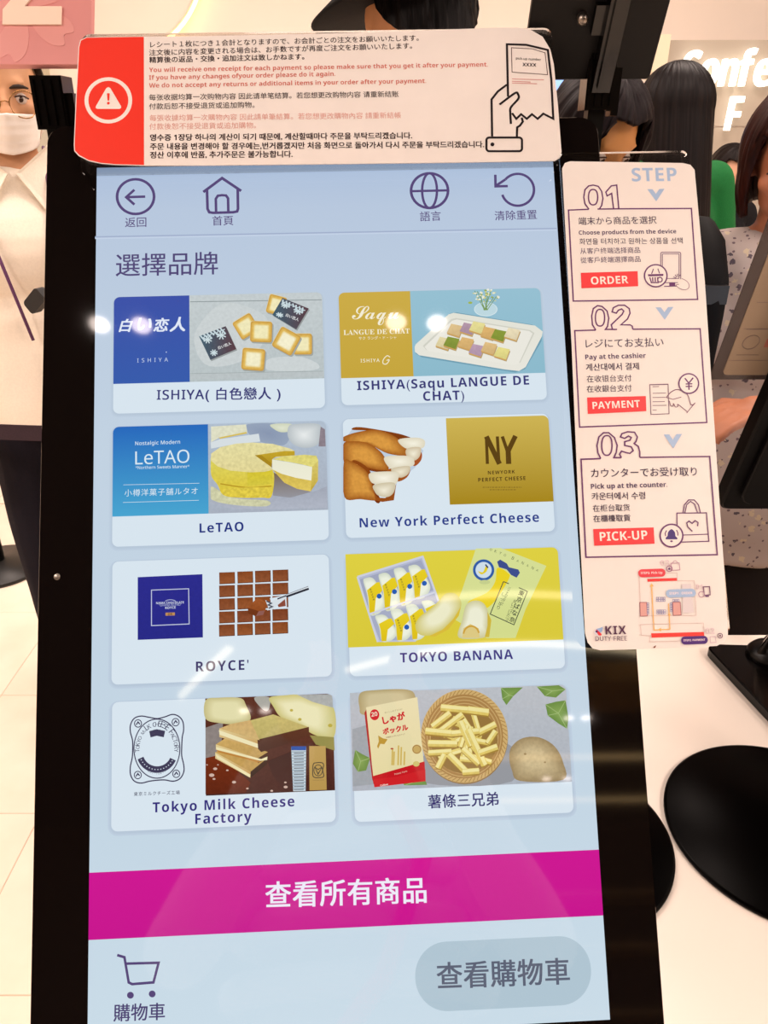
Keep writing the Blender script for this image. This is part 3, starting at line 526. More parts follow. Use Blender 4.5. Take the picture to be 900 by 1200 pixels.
d.ellip((121, 147), 17, 20, RED); d.text('20', (110, 154), (132, 150), (240, 226, 200), .05); d.text('しゃが', (152, 180), (234, 160), RED, .06); d.text('ポックル', (152, 218), (244, 200), RED, .06); d.text('おいしいおすそわけ', (158, 142), (222, 129), (150, 132, 96)); d.text('北海道じゃがいもスナック', (162, 232), (232, 219), (130, 80, 60), .01)
d.poly([(130, 262), (136, 244), (134, 222), (150, 232), (168, 236), (156, 254), (142, 252), (134, 270)], (186, 146, 52)); d.ellip((274, 272), 17, 17, (196, 164, 92)); d.ring((274, 272), 14, .0004, (150, 110, 60))
for x, h in ((184, 60), (190, 50), (206, 72), (216, 66), (228, 50)): d.line([(x, 330), (x + 2, 330 - h)], .0010, (206, 176, 90)); 
d.ellip((184, 270), 6, 3, (176, 60, 40), 8); d.text('Potato Farm', (194, 366), (240, 354), (230, 190, 170)); d.text('Calbee', (142, 407), (170, 402), (240, 226, 216), .03); d.ellip((272, 325), 12, 10, (206, 190, 110), 12)
d.k(400, 790, 3.1034); d.text('薯條三兄弟', (315, 483), (572, 471), (52, 48, 108), .02, sp=1.05); done(d, 'product_tile', 'product tile with a basket of potato sticks')

# buttons
d = ui(); d.k(0, 0, 1)
q = [d.p(p) for p in ((105, 1022), (702, 996), (707, 1073), (104, 1101))]; y0 = (q[0][1] + q[1][1]) / 2; y1 = (q[2][1] + q[3][1]) / 2
d.poly([(0, y1), (W_, y1), (W_, y0), (0, y0)], (206, 24, 146), (200, 22, 142), uv=True); d.text('查看所有商品', (311, 1061), (500, 1055), (236, 232, 246), .022, sp=1.05); done(d, 'all_products_button', 'magenta button across the display')
d = ui(); d.k(0, 960, 2); d.line([(275, 318), (292, 323), (302, 382), (310, 386), (360, 382), (372, 336), (296, 338)], .0016, INKC); d.ellip((306, 412), 8, 8, INKC, 18); d.ellip((357, 409), 8, 8, INKC, 18); d.text('購物車', (266, 470), (387, 466), (76, 66, 112), .015); done(d, 'cart_icon', 'shopping cart outline icon')
d = ui(); d.k(450, 960, 2); a = d.p((70, 290)); b = d.p((490, 432)); d.poly(rrect(a[0], b[1], b[0], a[1], (a[1] - b[1]) * .49, 12), (176, 197, 210), uv=True); d.text('查看購物車', (124, 392), (436, 380), (92, 98, 116), .02, sp=1.02); done(d, 'view_cart_button', 'greyed out round-ended button')

# ------------------------------------------------------------------ laminated cards fixed on the kiosk
def clear_mat():
    m = bpy.data.materials.new('clear acrylic'); m.use_nodes = True; nt = m.node_tree; nt.nodes.remove(nt.nodes['Principled BSDF'])
    t = nt.nodes.new('ShaderNodeBsdfTransparent'); t.inputs[0].default_value = (.86, .85, .84, 1); g = nt.nodes.new('ShaderNodeBsdfGlossy'); g.inputs['Roughness'].default_value = .08; g.inputs[0].default_value = (1, 1, 1, 1)
    x = nt.nodes.new('ShaderNodeMixShader'); f = nt.nodes.new('ShaderNodeFresnel'); f.inputs[0].default_value = 1.5
    nt.links.new(f.outputs[0], x.inputs[0]); nt.links.new(t.outputs[0], x.inputs[1]); nt.links.new(g.outputs[0], x.inputs[2]); nt.links.new(x.outputs[0], nt.nodes['Material Output'].inputs[0]); return m
CLEAR = clear_mat()
PAPER = (240, 232, 226)
paper = mat('white laminated card', PAPER, .45, grain=.02, gscale=60)
CARD = Plane(S_O, S_U, -S_V, S_N, .012); MC = CARD.M()
base_pt = S_O + S_U * .168 + S_V * .08
ws = empty('warning_sign', base_pt, label='wide white and red notice card with rounded corners on top of the kiosk', cat='sign')
hold = MB(); a = CARD.uv(97, 41); b = CARD.uv(655, 192)
hold.prism(rrect(a[0] - .001, b[1] - .001, b[0] + .0015, a[1] + .0012, .006), -.0026, -.0008); hold.build('acrylic_holder', CLEAR, ws, MC, label='clear acrylic backing plate')
out = [(101, 43.5), (240, 42.2), (370, 39.5), (480, 36.3), (576, 32.6), (606, 32.3), (622, 35), (636, 43), (645, 58), (649, 75), (654, 125), (658, 178), (656, 185), (650, 188.5), (520, 190.5), (400, 192), (240, 193.8), (168, 194), (135, 193), (118, 191.5), (104, 188.5), (92, 182.5), (87, 177), (86.5, 170), (89, 110), (92, 55), (94, 47)]
pts = Draw.ccw([CARD.uv(*p) for p in out])
m = MB(); m.prism(pts, -.0007, 0); card_ = m.build('card', paper, ws, MC)
d = Draw(CARD, .00006)
red = [(101.6, 44.2), (168.6, 43.2), (168.8, 193.4), (135, 192.4), (118, 190.8), (104, 187.6), (92.8, 181.5), (88, 176.5), (87.5, 170), (90, 110), (93, 55), (95, 47.6)]
RD = (236, 52, 34)
d.poly(red, RD); d.k(80, 20, 3)
d.ring((141, 293), 77, .0028, PAPER, ry=75); d.poly([(141, 246), (148, 250), (186, 314), (186, 320), (180, 323), (102, 323), (96, 319), (98, 312), (134, 250)], PAPER)
d.poly([(136, 268), (146, 268), (144, 294), (138, 294)], RD); d.ellip((141, 303), 5, 5, RD, 14)
d.k(0, 0, 1)
DK = (52, 24, 30); SAL = (206, 112, 98); PK = (222, 160, 148)
for t, A, B, c, bd in (('レシート１枚につき１会計となりますので、お会計ごとの注文をお願いいたします。', (176, 55.3), (490.7, 47.3), DK, .012),
        ('注文後に内容を変更される場合は、お手数ですが再度ご注文をお願いいたします。', (174.7, 64.8), (483, 56.6), DK, .012),
        ('精算後の返品・交換・追加注文は致しかねます。', (175, 73.3), (356.7, 69.2), DK, .022),
        ('You will receive one receipt for each payment so please make sure that you get it after your payment.', (174.7, 84.6), (571.7, 78), SAL, .022),
        ('If you have any changes ofyour order please do it again.', (174.7, 93.6), (393, 89), SAL, .022),
        ('We do not accept any returns or additional items in your order after your payment.', (174.7, 102.8), (499.3, 97.3), SAL, .022),
        ('每张收据均算一次购物内容 因此请单笔结算。若您想更改购物内容 请重新结账', (174.7, 117.2), (467.3, 113.2), DK, .006),
        ('付款后恕不接受退货或追加购物。', (174.7, 127.8), (298.3, 125.8), DK, .006),
        ('每張收據均算一次購物內容 因此請单筆結算。若您想更改購物內容 請重新結帳', (175.3, 141.4), (470, 138), PK, 0),
        ('付款後恕不接受退貨或追加購物。', (175, 151.4), (300, 149.8), PK, 0),
        ('영수증 1장당 하나의 계산이 되기 때문에, 계산할때마다 주문을 부탁드리겠습니다.', (175.7, 164.5), (483, 162), DK, .03),
        ('주문 내용을 변경해야 할 경우에는,번거롭겠지만 처음 화면으로 돌아가서 다시 주문을 부탁드리겠습니다.', (175.7, 175), (567.3, 172.4), DK, .03),
        ('정산 이후에 반품, 추가주문은 불가능합니다.', (175.7, 185), (343, 183.8), DK, .03)): d.text(t, A, B, c, bd)
d.k(370, 20, 3)
T = .0016; BK = (24, 14, 20)
d.line([(676, 280), (672, 96), (740, 98), (816, 116), (828, 220), (835, 358), (800, 340), (780, 358), (760, 342), (742, 358), (722, 342), (705, 358), (690, 338)], T, BK)
d.line([(688, 108), (760, 112), (806, 126), (815, 203), (690, 194)], .0005, (90, 60, 60), closed=True); d.text('pick-up number', (704, 149), (792, 154), BK, .01); d.text('XXXX', (727, 173), (775, 175), BK, .04)
for y, x1 in ((218, 802), (226, 755), (232, 778)): d.line([(690, y), (x1, y + 3)], .0006, (214, 150, 146))
d.line([(672, 238), (640, 262), (618, 290), (620, 420)], T, BK); d.line(rrect(600, 424, 725, 472, 10), T, BK, closed=True); d.ellip((621, 448), 7, 7, BK, 14)
d.line([(646, 308), (700, 268), (711, 272), (712, 288), (686, 318), (684, 340), (686, 376)], T, BK, sm=True); d.line([(724, 354), (728, 368), (718, 382), (708, 388), (707, 422)], T, BK)
d.build('printing', INK, card_, label='printed notice text, red warning panel and hand drawing')

# step card
STEPP = Plane(S_O, S_U, -S_V, S_N, .014); MT = STEPP.M()
st = empty('step_card', S_O + S_U * .385 - S_V * .13, label='tall white card with three numbered ordering steps on the right of the kiosk', cat='sign')
m = MB(); a = STEPP.uv(656, 178); b = STEPP.uv(858, 742)
m.prism(rrect(a[0], b[1], b[0] - .0008, a[1], .004), -.0034, -.0012); m.build('acrylic_holder', CLEAR, st, MT, label='clear acrylic sleeve behind the card')
out = [(659, 197), (662, 191), (668, 189), (740, 190), (800, 191), (809, 193), (814, 199), (826, 330), (838, 510), (853, 735), (853, 744), (849, 752), (840, 757), (770, 760), (704, 762), (695, 760), (689, 753), (686, 742), (678, 590), (670, 400)]
pts = Draw.ccw([STEPP.uv(*p) for p in out]); m = MB(); m.prism(pts, -.0008, 0); sc_ = m.build('card', paper, st, MT)
d = Draw(STEPP, .00006); d.k(640, 170, 4.0909)
LB = (166, 192, 226); PU = (104, 48, 106); P2 = (84, 62, 100); RR = (240, 62, 66)
d.text('STEP', (412, 174), (628, 172), LB, .035, sp=1.05)
def chev(x, y, w, h): d.poly([(x, y), (x + w * .3, y), (x + w * .5, y + h * .38), (x + w * .7, y - 1), (x + w, y - 2), (x + w * .52, y + h)], LB)
chev(485, 212, 82, 58); chev(524, 778, 86, 60)
LW = .0010
# frame and outline digits
def num(ch, a, b, ys=1.05):
    """outline numeral: bold print with a paper coloured inside"""
    d.text(ch, a, b, PU, .045, ys=ys); 
    # inner shape slightly smaller
    ax, bx = a[0] + 5, b[0] - 5
    d.text(ch, (ax, a[1] - 2), (bx, b[1] - 2), PAPER, .006, ys=ys)
def stadium(cx, cy, rx, ry, w, c): d.line([(cx + rx * (abs(cos(t)) ** .8) * (1 if cos(t) > 0 else -1), cy + ry * (abs(sin(t)) ** .9) * (1 if sin(t) > 0 else -1)) for t in (2 * pi * i / 40 for i in range(40))], w, c, closed=True)
OLN = .0010
d.line([(330, 306), (696, 304), (726, 740), (130, 748), (107, 312), (205, 308)], LW, PU); d.line([(246, 307), (330, 306)], LW, PU)
# 0 and 1
d.line([(205, 308), (186, 282), (180, 250), (186, 214), (204, 196), (225, 192), (250, 198), (266, 222), (272, 256), (266, 290), (256, 306)], OLN, PU); stadium(225, 250, 22, 37, OLN, PU)
d.line([(323, 305), (314, 232), (292, 244), (286, 226), (312, 196), (338, 192), (348, 304)], OLN, PU)
d.line([(415, 883), (738, 881), (770, 1330), (160, 1352), (137, 890), (238, 887)], LW, PU)
d.line([(238, 887), (222, 862), (218, 820), (226, 784), (246, 770), (268, 774), (292, 796), (300, 830), (294, 870), (284, 884), (340, 884)], OLN, PU); stadium(258, 828, 22, 40, OLN, PU)
d.line([(318, 884), (312, 862), (364, 812), (372, 796), (362, 786), (346, 792), (336, 806), (316, 800), (322, 780), (346, 768), (376, 768), (398, 784), (402, 806), (390, 834), (358, 862), (402, 862), (412, 868), (415, 883)], OLN, PU); d.line([(340, 884), (318, 884)], OLN, PU)
def rows(L):
    for t, a, b, c, bd in L: d.text(t, a, b, c, bd)
rows([('端末から商品を選択', (155, 380), (530, 374), P2, .004), ('Choose products from the device', (157, 430), (624, 423), P2, .022), ('화면을 터치하고 원하는 상품을 선택', (160, 475), (655, 470), P2, .004), ('从客户终端选择商品', (164, 520), (451, 515), P2, 0), ('從客戶終端選擇商品', (165, 564), (453, 558), P2, 0),
      ('レジにてお支払い', (190, 970), (563, 962), P2, .004), ('Pay at the cashier', (188, 1028), (478, 1020), P2, .024), ('계산대에서 결제', (191, 1080), (446, 1074), P2, .014), ('在收银台支付', (195, 1135), (410, 1130), P2, .002), ('在收銀台支付', (195, 1183), (411, 1178), P2, .004)])
def redtag(P, t, a, b): d.poly(P, RR); d.text(t, a, b, (252, 236, 228), .045)
redtag([(166, 613), (438, 605), (441, 677), (169, 687)], 'ORDER', (216, 669), (395, 663))
# kiosk and basket drawing
TH = .00045
d.line(rrect(549, 514, 645, 660, 8), .0005, PU, closed=True); d.line(rrect(557, 522, 637, 640, 3), TH, PU, closed=True); d.poly([(590, 660), (618, 658), (618, 676), (590, 678)], PU); d.line([(565, 678), (628, 676)], .0007, PU)
d.poly([(628, 640), (640, 645), (655, 640), (675, 655), (684, 672), (680, 692), (660, 694), (640, 686), (620, 672), (632, 668)], PAPER); d.line([(636, 668), (622, 672), (640, 688), (664, 694), (682, 686), (684, 668), (672, 652), (650, 640)], TH, (150, 110, 130), sm=True)
for a in (200, 235, 270, 305): d.line([(630 + 8 * cos(rad(a)), 640 + 8 * sin(rad(a))), (630 + 22 * cos(rad(a)), 640 + 22 * sin(rad(a)))], TH, PU)
d.ellip((525, 627), 55, 54, PAPER); d.ring((525, 627), 54, .0010, PU, ry=53); d.poly([(487, 620), (562, 618), (561, 628), (489, 630)], PU); d.line([(505, 618), (514, 594)], .0007, PU); d.line([(543, 616), (535, 593)], .0007, PU); d.line([(496, 634), (504, 660), (540, 660)], .0009, PU); [d.line([(x, 634), (x + 1, 656)], .0009, PU) for x in (510, 522, 534)]; d.ring((545, 646), 11, .0008, PU)
# payment drawing
d.line([(496, 1150), (582, 1148)], TH, PU); d.k(640, 450, 3.6348)
d.line([(441, 3), (519, 1), (523, 127), (446, 130)], .0005, (120, 84, 110), closed=True)
for y, x1 in ((12, 480), (40, 510), (58, 510), (76, 505), (92, 512), (112, 470)): d.line([(453, y), (x1, y - 1)], TH, (130, 96, 116))
d.line([(512, 58), (530, 36), (560, 24), (600, 44), (616, 88), (632, 84)], .0006, (120, 70, 100), sm=True); d.line([(512, 58), (540, 66), (575, 56)], .0005, (120, 70, 100)); d.line([(524, 72), (530, 92), (540, 94), (542, 84), (550, 98), (560, 96), (562, 88), (600, 118)], .0005, (120, 70, 100), sm=True); d.line([(598, 124), (634, 80)], .0005, (120, 70, 100))
d.k(640, 170, 4.0909); d.ellip((683, 1144), 48, 47, PAPER); d.ring((683, 1144), 47, .0010, PU, ry=47); d.line([(664, 1118), (683, 1142), (704, 1116)], .0010, PU); d.line([(683, 1142), (684, 1174)], .0010, PU); d.line([(668, 1146), (700, 1145)], .0009, PU); d.line([(668, 1158), (700, 1157)], .0009, PU)
d.k(640, 450, 3.6348)
redtag([(174, 58), (424, 52), (426, 116), (177, 128)], 'PAYMENT', (198, 107), (400, 99))
chev(500, 215, 78, 60)
d.line([(398, 313), (696, 309), (728, 727), (169, 738), (148, 321), (232, 318)], LW, PU)
d.line([(232, 318), (220, 294), (216, 262), (224, 226), (244, 208), (266, 208), (290, 228), (302, 262), (298, 292), (288, 314), (320, 314)], OLN, PU); stadium(258, 262, 22, 42, OLN, PU)
d.line([(320, 314), (312, 300), (320, 286), (338, 292), (356, 296), (370, 284), (362, 268), (334, 262), (334, 246), (356, 240), (362, 228), (350, 222), (334, 232), (316, 226), (322, 212), (346, 204), (376, 206), (388, 226), (382, 246), (374, 254), (392, 266), (398, 290), (398, 313)], OLN, PU)
rows([('カウンターでお受け取り', (191, 396), (642, 388), P2, .006), ('Pick up at the counter.', (191, 447), (516, 438), P2, .024), ('카운터에서 수령', (194, 492), (422, 488), P2, .01), ('在柜台取货', (199, 542), (357, 538), P2, .002), ('在櫃檯取貨', (201, 586), (359, 582), P2, .008)])
redtag([(200, 618), (457, 611), (461, 680), (204, 689)], 'PICK-UP', (229, 669), (432, 661))
d.line([(556, 550), (682, 549), (692, 670), (558, 674)], .0007, PU, closed=True); d.line([(562, 644), (688, 640)], .0006, PU); d.line([(582, 549), (588, 515), (606, 494), (630, 494), (648, 515), (656, 549)], .0007, PU); d.line([(590, 549), (598, 515), (614, 500), (632, 512), (644, 549)], .0006, PU)
d.line([(622, 628), (602, 608), (598, 592), (608, 584), (621, 594), (634, 582), (646, 590), (644, 606)], .0008, PU)
d.ellip((533, 646), 49, 49, PAPER); d.ring((533, 646), 48, .0011, PU); d.poly([(533, 618), (540, 622), (548, 632), (550, 648), (558, 656), (558, 662), (508, 662), (508, 656), (516, 648), (518, 632), (526, 622)], (70, 50, 120)); d.ellip((533, 670), 6, 4, PU, 10)
d.line([(512, 624), (506, 636), (508, 648)], .0007, PU); d.line([(554, 622), (560, 634), (560, 646)], .0007, PU)
# little floor plan
GY = (214, 190, 184)
def rl(P, w=.0003, c=GY): d.line(P, w, c, closed=True)
d.line([(395, 820), (402, 985), (396, 985)], .0003, GY); d.line([(510, 806), (556, 804), (558, 838), (630, 838), (638, 985), (402, 988)], .0003, GY); d.poly([(576, 852), (616, 851), (628, 974), (582, 976)], (224, 214, 216))
d.poly([(430, 830), (556, 826), (557, 838), (431, 842)], (232, 60, 58)); d.poly([(398, 930), (427, 930), (430, 988), (400, 989)], (222, 166, 158)); d.poly([(538, 930), (570, 929), (574, 984), (540, 986)], (222, 166, 158)); rl([(398, 930), (427, 930), (430, 988), (400, 989)], .0004, (150, 70, 90)); rl([(538, 930), (570, 929), (574, 984), (540, 986)], .0004, (150, 70, 90))
BL = (140, 140, 190)
for (x, y, nx, ny) in ((429, 932, 1, 5), (528, 932, 1, 4), (538, 918, 3, 1), (468, 908, 4, 2), (470, 962, 4, 2)):
    for i in range(nx):
        for j in range(ny):
            if (nx, ny) != (4, 2) or True: rl([(x + i * 10, y + j * 10), (x + i * 10 + 8, y + j * 10), (x + i * 10 + 8, y + j * 10 + 8), (x + i * 10, y + j * 10 + 8)], .00025, BL)
OR = (240, 190, 110)
d.line([(448, 860), (458, 1048), (526, 1044), (520, 935)], .0007, OR); d.poly([(440, 864), (448, 848), (456, 862)], OR); d.poly([(488, 1038), (474, 1046), (488, 1054)], OR); d.poly([(516, 980), (530, 980), (524, 992)], OR)
rl([(400, 1024), (668, 1018), (672, 1066), (442, 1072), (404, 1070)]); d.line([(438, 1072), (440, 1098), (690, 1090)], .0003, GY); d.poly([(446, 1062), (670, 1056), (672, 1072), (448, 1080)], (238, 62, 56))
def pill(P, c, t, a, b):
    A = d.p(P[0]); B = d.p(P[1]); h = A[1] - B[1]; d.poly(rrect(A[0], B[1], B[0], A[1], h * .48), c, uv=True); d.text(t, a, b, (248, 226, 226), .02)
pill(((390, 790), (508, 820)), (226, 66, 78), 'STEP3: Pick-Up', (402, 810), (494, 808)); pill(((508, 876), (637, 906)), LB, 'STEP1 : ORDER', (524, 897), (622, 895)); pill(((572, 1076), (688, 1106)), (78, 40, 120), 'STEP2: PAYMENT', (584, 1096), (676, 1093))
PP = (214, 178, 196)
for t, a, b in (('03', (487, 774), (522, 774)), ('01', (638, 874), (664, 874)), ('02', (680, 1064), (715, 1063))): d.text(t, a, b, PP, .06); d.text(t, (a[0] + 2, a[1] - 1), (b[0] - 2, b[1] - 1), PAPER, .0)
rl([(530, 764), (565, 762), (568, 792), (532, 794)], .0005, (190, 150, 170)); d.ring((548, 762), 9, .0004, (190, 150, 170), a0=180, a1=360); d.ring((523, 787), 12, .0005, (150, 90, 130)); d.ellip((523, 787), 5, 5, (104, 60, 120), 10)
rl([(668, 864), (694, 863), (697, 898), (672, 900)], .0007, (120, 80, 110)); d.ring((660, 896), 12, .0005, (190, 150, 170)); d.ellip((684, 904), 9, 3, (104, 60, 120), 10); rl([(696, 1076), (718, 1075), (722, 1100), (698, 1102)], .0004, (210, 184, 196)); d.ring((739, 1072), 10, .0005, (120, 80, 110)); d.ellip((739, 1072), 4, 4, (120, 80, 110), 10)
# logo
d.ellip((219, 1058), 15, 14, (222, 222, 232), 16); d.poly([(210, 1044), (224, 1040), (240, 1034), (238, 1052), (228, 1060)], (150, 180, 222)); d.poly([(208, 1050), (216, 1046), (236, 1066), (232, 1072), (222, 1070)], (228, 50, 60)); d.ellip((214, 1054), 5, 5, (60, 40, 90), 10)
d.text('KIX', (252, 1067), (340, 1065), (84, 44, 78), .045, sp=1.15); d.text('DUTY FREE', (209, 1094), (343, 1092), (90, 50, 84), .0, sp=1.05)
d.poly([(455, 1120), (466, 1112), (464, 1122), (458, 1125)], (120, 60, 30))
d.build('printing', INK, sc_, label='printed steps, red word blocks and small floor plan')

# ------------------------------------------------------------------ room
def tri_text(t, bold=0, depth=.02, st='b', h=1.0, width=None, shear=0):
    """solid letter mesh standing in the x-z plane, front at y=-depth"""
    import bmesh
    v, f, x0, x1 = glyphs(styled(t, st) if st else t, 0, 1.0, shear)
    bm = bmesh.new(); V = [bm.verts.new(((x - x0) * h, 0, y * h)) for x, y in v]
    for q in f:
        try: bm.faces.new([V[i] for i in q])
        except ValueError: pass
    bmesh.ops.remove_doubles(bm, verts=bm.verts, dist=1e-6); r = bmesh.ops.extrude_face_region(bm, geom=list(bm.faces))
    bmesh.ops.translate(bm, vec=(0, -depth, 0), verts=[e for e in r['geom'] if isinstance(e, bmesh.types.BMVert)])
    bmesh.ops.recalc_face_normals(bm, faces=bm.faces); me = bpy.data.meshes.new('letter'); bm.to_mesh(me); bm.free(); return me, (x1 - x0) * h
cream = mat('cream painted wall', (250, 236, 222), .7, grain=.03, gscale=3)
tile_m = mat('warm white glazed floor tile', (250, 234, 216), .28, grain=.05, gscale=5, c2=(244, 224, 204))
grout = mat('beige grout', (216, 192, 168), .8, grain=.1)
dark_ceil = mat('dark open ceiling', (34, 30, 28), .9, grain=.2, gscale=4)
def brick_mat():
    m = bpy.data.materials.new('floor tiles beyond'); m.use_nodes = True; nt = m.node_tree; b = nt.nodes['Principled BSDF']; b.inputs['Roughness'].default_value = .3
    tc = nt.nodes.new('ShaderNodeTexCoord'); k = nt.nodes.new('ShaderNodeTexBrick'); k.offset = 0; k.inputs['Color1'].default_value = (*lin((250, 234, 216)), 1); k.inputs['Color2'].default_value = (*lin((247, 230, 211)), 1); k.inputs['Mortar'].default_value = (*lin((216, 192, 168)), 1)
    k.inputs['Scale'].default_value = 1; k.inputs['Brick Width'].default_value = .3; k.inputs['Row Height'].default_value = .45; k.inputs['Mortar Size'].default_value = .002
    nt.links.new(tc.outputs['Object'], k.inputs[0]); nt.links.new(k.outputs[0], b.inputs['Base Color']); return m
XL, XR, YB, YF = -4.6, 4.8, -5.6, 4.7
m = MB(); m.box((XL, YB, -.05), (XR, YF, -.004)); floor = m.build('floor', brick_mat(), None, kind='structure')
fb = MB(); fb.box((-2.6, .5, -.004), (.5, 5 * .45 + .5 + .45, -.0015)); fb.build('grout_bed', grout, floor)
me = None
for i in range(10):
    for j in range(6):
        x = -2.35 + .3 * i; y = .488 + .45 * j
        if me is None:
            t = MB(); t.prism(rrect(.0012, .0012, .2988, .4488, .001, 1), -.004, 0, bev=.0007); me = t.mesh('floor_tile'); me.materials.append(tile_m)
        o = bpy.data.objects.new('floor_tile', me); COL.objects.link(o); o.parent = floor; o.location = (x, y, 0)
m = MB(); m.box((XL, YF, 0), (XR, YF + .1, 3.05)); m.build('wall_back', cream, kind='structure')
m = MB(); m.box((XL - .1, YB, 0), (XL, YF, 3.05)); m.build('wall_left', cream, kind='structure')
m = MB(); m.box((XR, YB, 0), (XR + .1, YF, 3.05)); m.build('wall_right', cream, kind='structure')
m = MB(); m.box((XL, YB - .1, 0), (XR, YB, 3.05)); m.build('wall_front', mat('brown grey shop wall', (70, 56, 48), .6, grain=.2, gscale=3), kind='structure')
m = MB(); m.box((XL, YB, CEIL), (XR, YF, CEIL + .1)); m.build('ceiling', dark_ceil, kind='structure')
m = MB(); m.box((-2.05, 4.55, 0), (-1.78, 4.7, 3.0)); m.build('trim_1', mat('grey green pillar paint', (196, 190, 172), .6, grain=.05), kind='structure')
white_glow = mat('lit white diffuser', (255, 240, 222), .5, emit=5)
# made-up frames around the added fill lights
for x, y, sx, sy, p in FILL_PANELS:
    t = empty('fill_light_panel', (x, y, CEIL - .01), label='added rectangular fill light panel %s, %s of the kiosk' % ('overhead at far back' if y > 2.5 else 'over the people' if y > 1.8 else 'over the white table' if y > 1 else 'behind the camera' if y < -.5 else 'beside the camera', 'left' if x < 0 else 'right'), cat='ceiling light', group='added fill light panels')
    m = MB(); a, b = sx / 2, sy / 2
    for q in (((x - a - .03, y - b - .03), (x + a + .03, y - b)), ((x - a - .03, y + b), (x + a + .03, y + b + .03)), ((x - a - .03, y - b), (x - a, y + b)), ((x + a, y - b), (x + a + .03, y + b))): m.box((*q[0], CEIL - .05), (*q[1], CEIL))
    m.build('frame', mat('light grey metal', (190, 186, 180), .4, .3), t)
# twin downlights mirrored in the display, and light lines further back
DL = {(-.81, -.63): 'downlight mirrored as the white dot just left of the blue product tile', (-.68, -.63): 'downlight mirrored as the white dot on the blue product tile', (.13, -.60): 'downlight mirrored as the white dot on the mustard panel', (.26, -.60): 'downlight mirrored as the white dot on the pale blue tray picture', (1.36, -3.53): 'far downlight mirrored over the potato sticks picture, left one of its pair', (1.47, -3.53): 'far downlight mirrored over the potato sticks picture, right one of its pair', (1.43, -4.54): 'farthest downlight mirrored over the lone potato, left one of its pair', (1.58, -4.54): 'farthest downlight mirrored over the lone potato, right one of its pair', (-.62, -3.4): 'far downlight mirrored over the stacked biscuits picture, left one of its pair', (-.5, -3.4): 'far downlight mirrored over the stacked biscuits picture, right one of its pair'}
for x, y in ((-.81, -.63), (-.68, -.63), (.13, -.60), (.26, -.60), (1.36, -3.53), (1.47, -3.53), (1.43, -4.54), (1.58, -4.54), (-.62, -3.4), (-.5, -3.4)):
    t = empty('downlight', (x, y, CEIL), label=DL[(x, y)], cat='ceiling light', group='round downlights mirrored in the display glass')
    m = MB(); m.lathe([(.045, 0), (.045, -.03), (.036, -.035), (.034, -.03)], (x, y, CEIL), 24); m.build('housing', black_metal, t)
    m = MB(); m.lathe([(.030, -.034), (.032, -.037), (.02, -.040)], (x, y, CEIL), 20); m.build('lamp', mat('downlight lamp', (255, 236, 226), .5, emit=22), t)
def arc_tube(name, P, r, e, label):
    m = MB(); q = [Vector((*p, 0)) for p in P]; c = catmull([(p.x, p.y) for p in q], False, 8); m.tube([(a, b, CEIL - .06) for a, b in c], r, 8)
    t = empty(name, (*P[len(P) // 2], CEIL), label=label, cat='ceiling light'); m.build('light_tube', mat('warm light tube', (255, 232, 190), .5, emit=e), t)
    for k in (0, len(c) - 1): mm = MB(); mm.box((c[k][0] - .012, c[k][1] - .012, CEIL - .05), (c[k][0] + .012, c[k][1] + .012, CEIL)); mm.build('bracket', black_metal, t)
arc_tube('curved_light', [(-.02, -2.34), (.25, -2.2), (.56, -2.13), (.85, -2.12), (1.3, -2.17), (1.7, -2.26)], .018, 8, 'curved warm light line overhead, mirrored across the yellow product tile')
arc_tube('curved_light', [(-.02, -2.86), (.25, -2.72), (.56, -2.62), (.9, -2.58), (1.3, -2.62), (1.8, -2.72)], .018, 8, 'longer curved light line farther back, mirrored below the yellow product tile')
arc_tube('curved_light', [(-.95, -3.15), (-.80, -2.9), (-.62, -2.62)], .022, 6, 'short slanting light line mirrored over the chocolate tile')
for i, (y, x0, x1, r) in enumerate(((-4.15, .75, 2.6, .020), (-4.98, .75, 2.9, .018))):
    t = empty('linear_light', (x0, y, CEIL), label='thin straight warm light line mirrored %s' % ('across the lone potato' if i == 0 else 'beside the last tile title'), cat='ceiling light'); m = MB(); m.box((x0, y - r, CEIL - .05), (x1, y + r, CEIL - .02)); m.build('diffuser', mat('dim warm strip', (255, 214, 150), .5, emit=2.6), t)
    m = MB(); m.box((x0 - .02, y - r - .01, CEIL - .02), (x1 + .02, y + r + .01, CEIL)); m.build('housing', black_metal, t)
t = empty('ceiling_beam', (1.7, -3.1, CEIL), label='golden brown ceiling beam mirrored below the hanging card', cat='beam')
m = MB(); m.box((.9, -3.28, CEIL - .12), (3.0, -2.88, CEIL)); m.build('board', mat('golden brown wood', (196, 150, 70), .5, grain=.6, gscale=8, stretch=(1, 14, 1)), t)
# warm shelves on the wall behind the photographer, mirrored in the black frame
t = empty('display_shelf', (2.6, YB + .2, 0), label='shop display shelf with warm lit boards far behind the camera', cat='shelf')
for xx in (1.2, 4.0): m = MB(); m.box((xx, YB + .01, 0), (xx + .05, YB + .4, 2.4)); m.build('side_panel', mat('dark walnut', (50, 34, 24), .5, grain=.4, gscale=12, stretch=(1, 1, 8)), t)
for z in (.4, .8, 1.2, 1.6, 2.0, 2.35): m = MB(); m.box((1.25, YB + .01, z), (4.0, YB + .4, z + .03)); m.build('shelf', mat('pale oak', (190, 160, 110), .5, grain=.3, gscale=10), t)

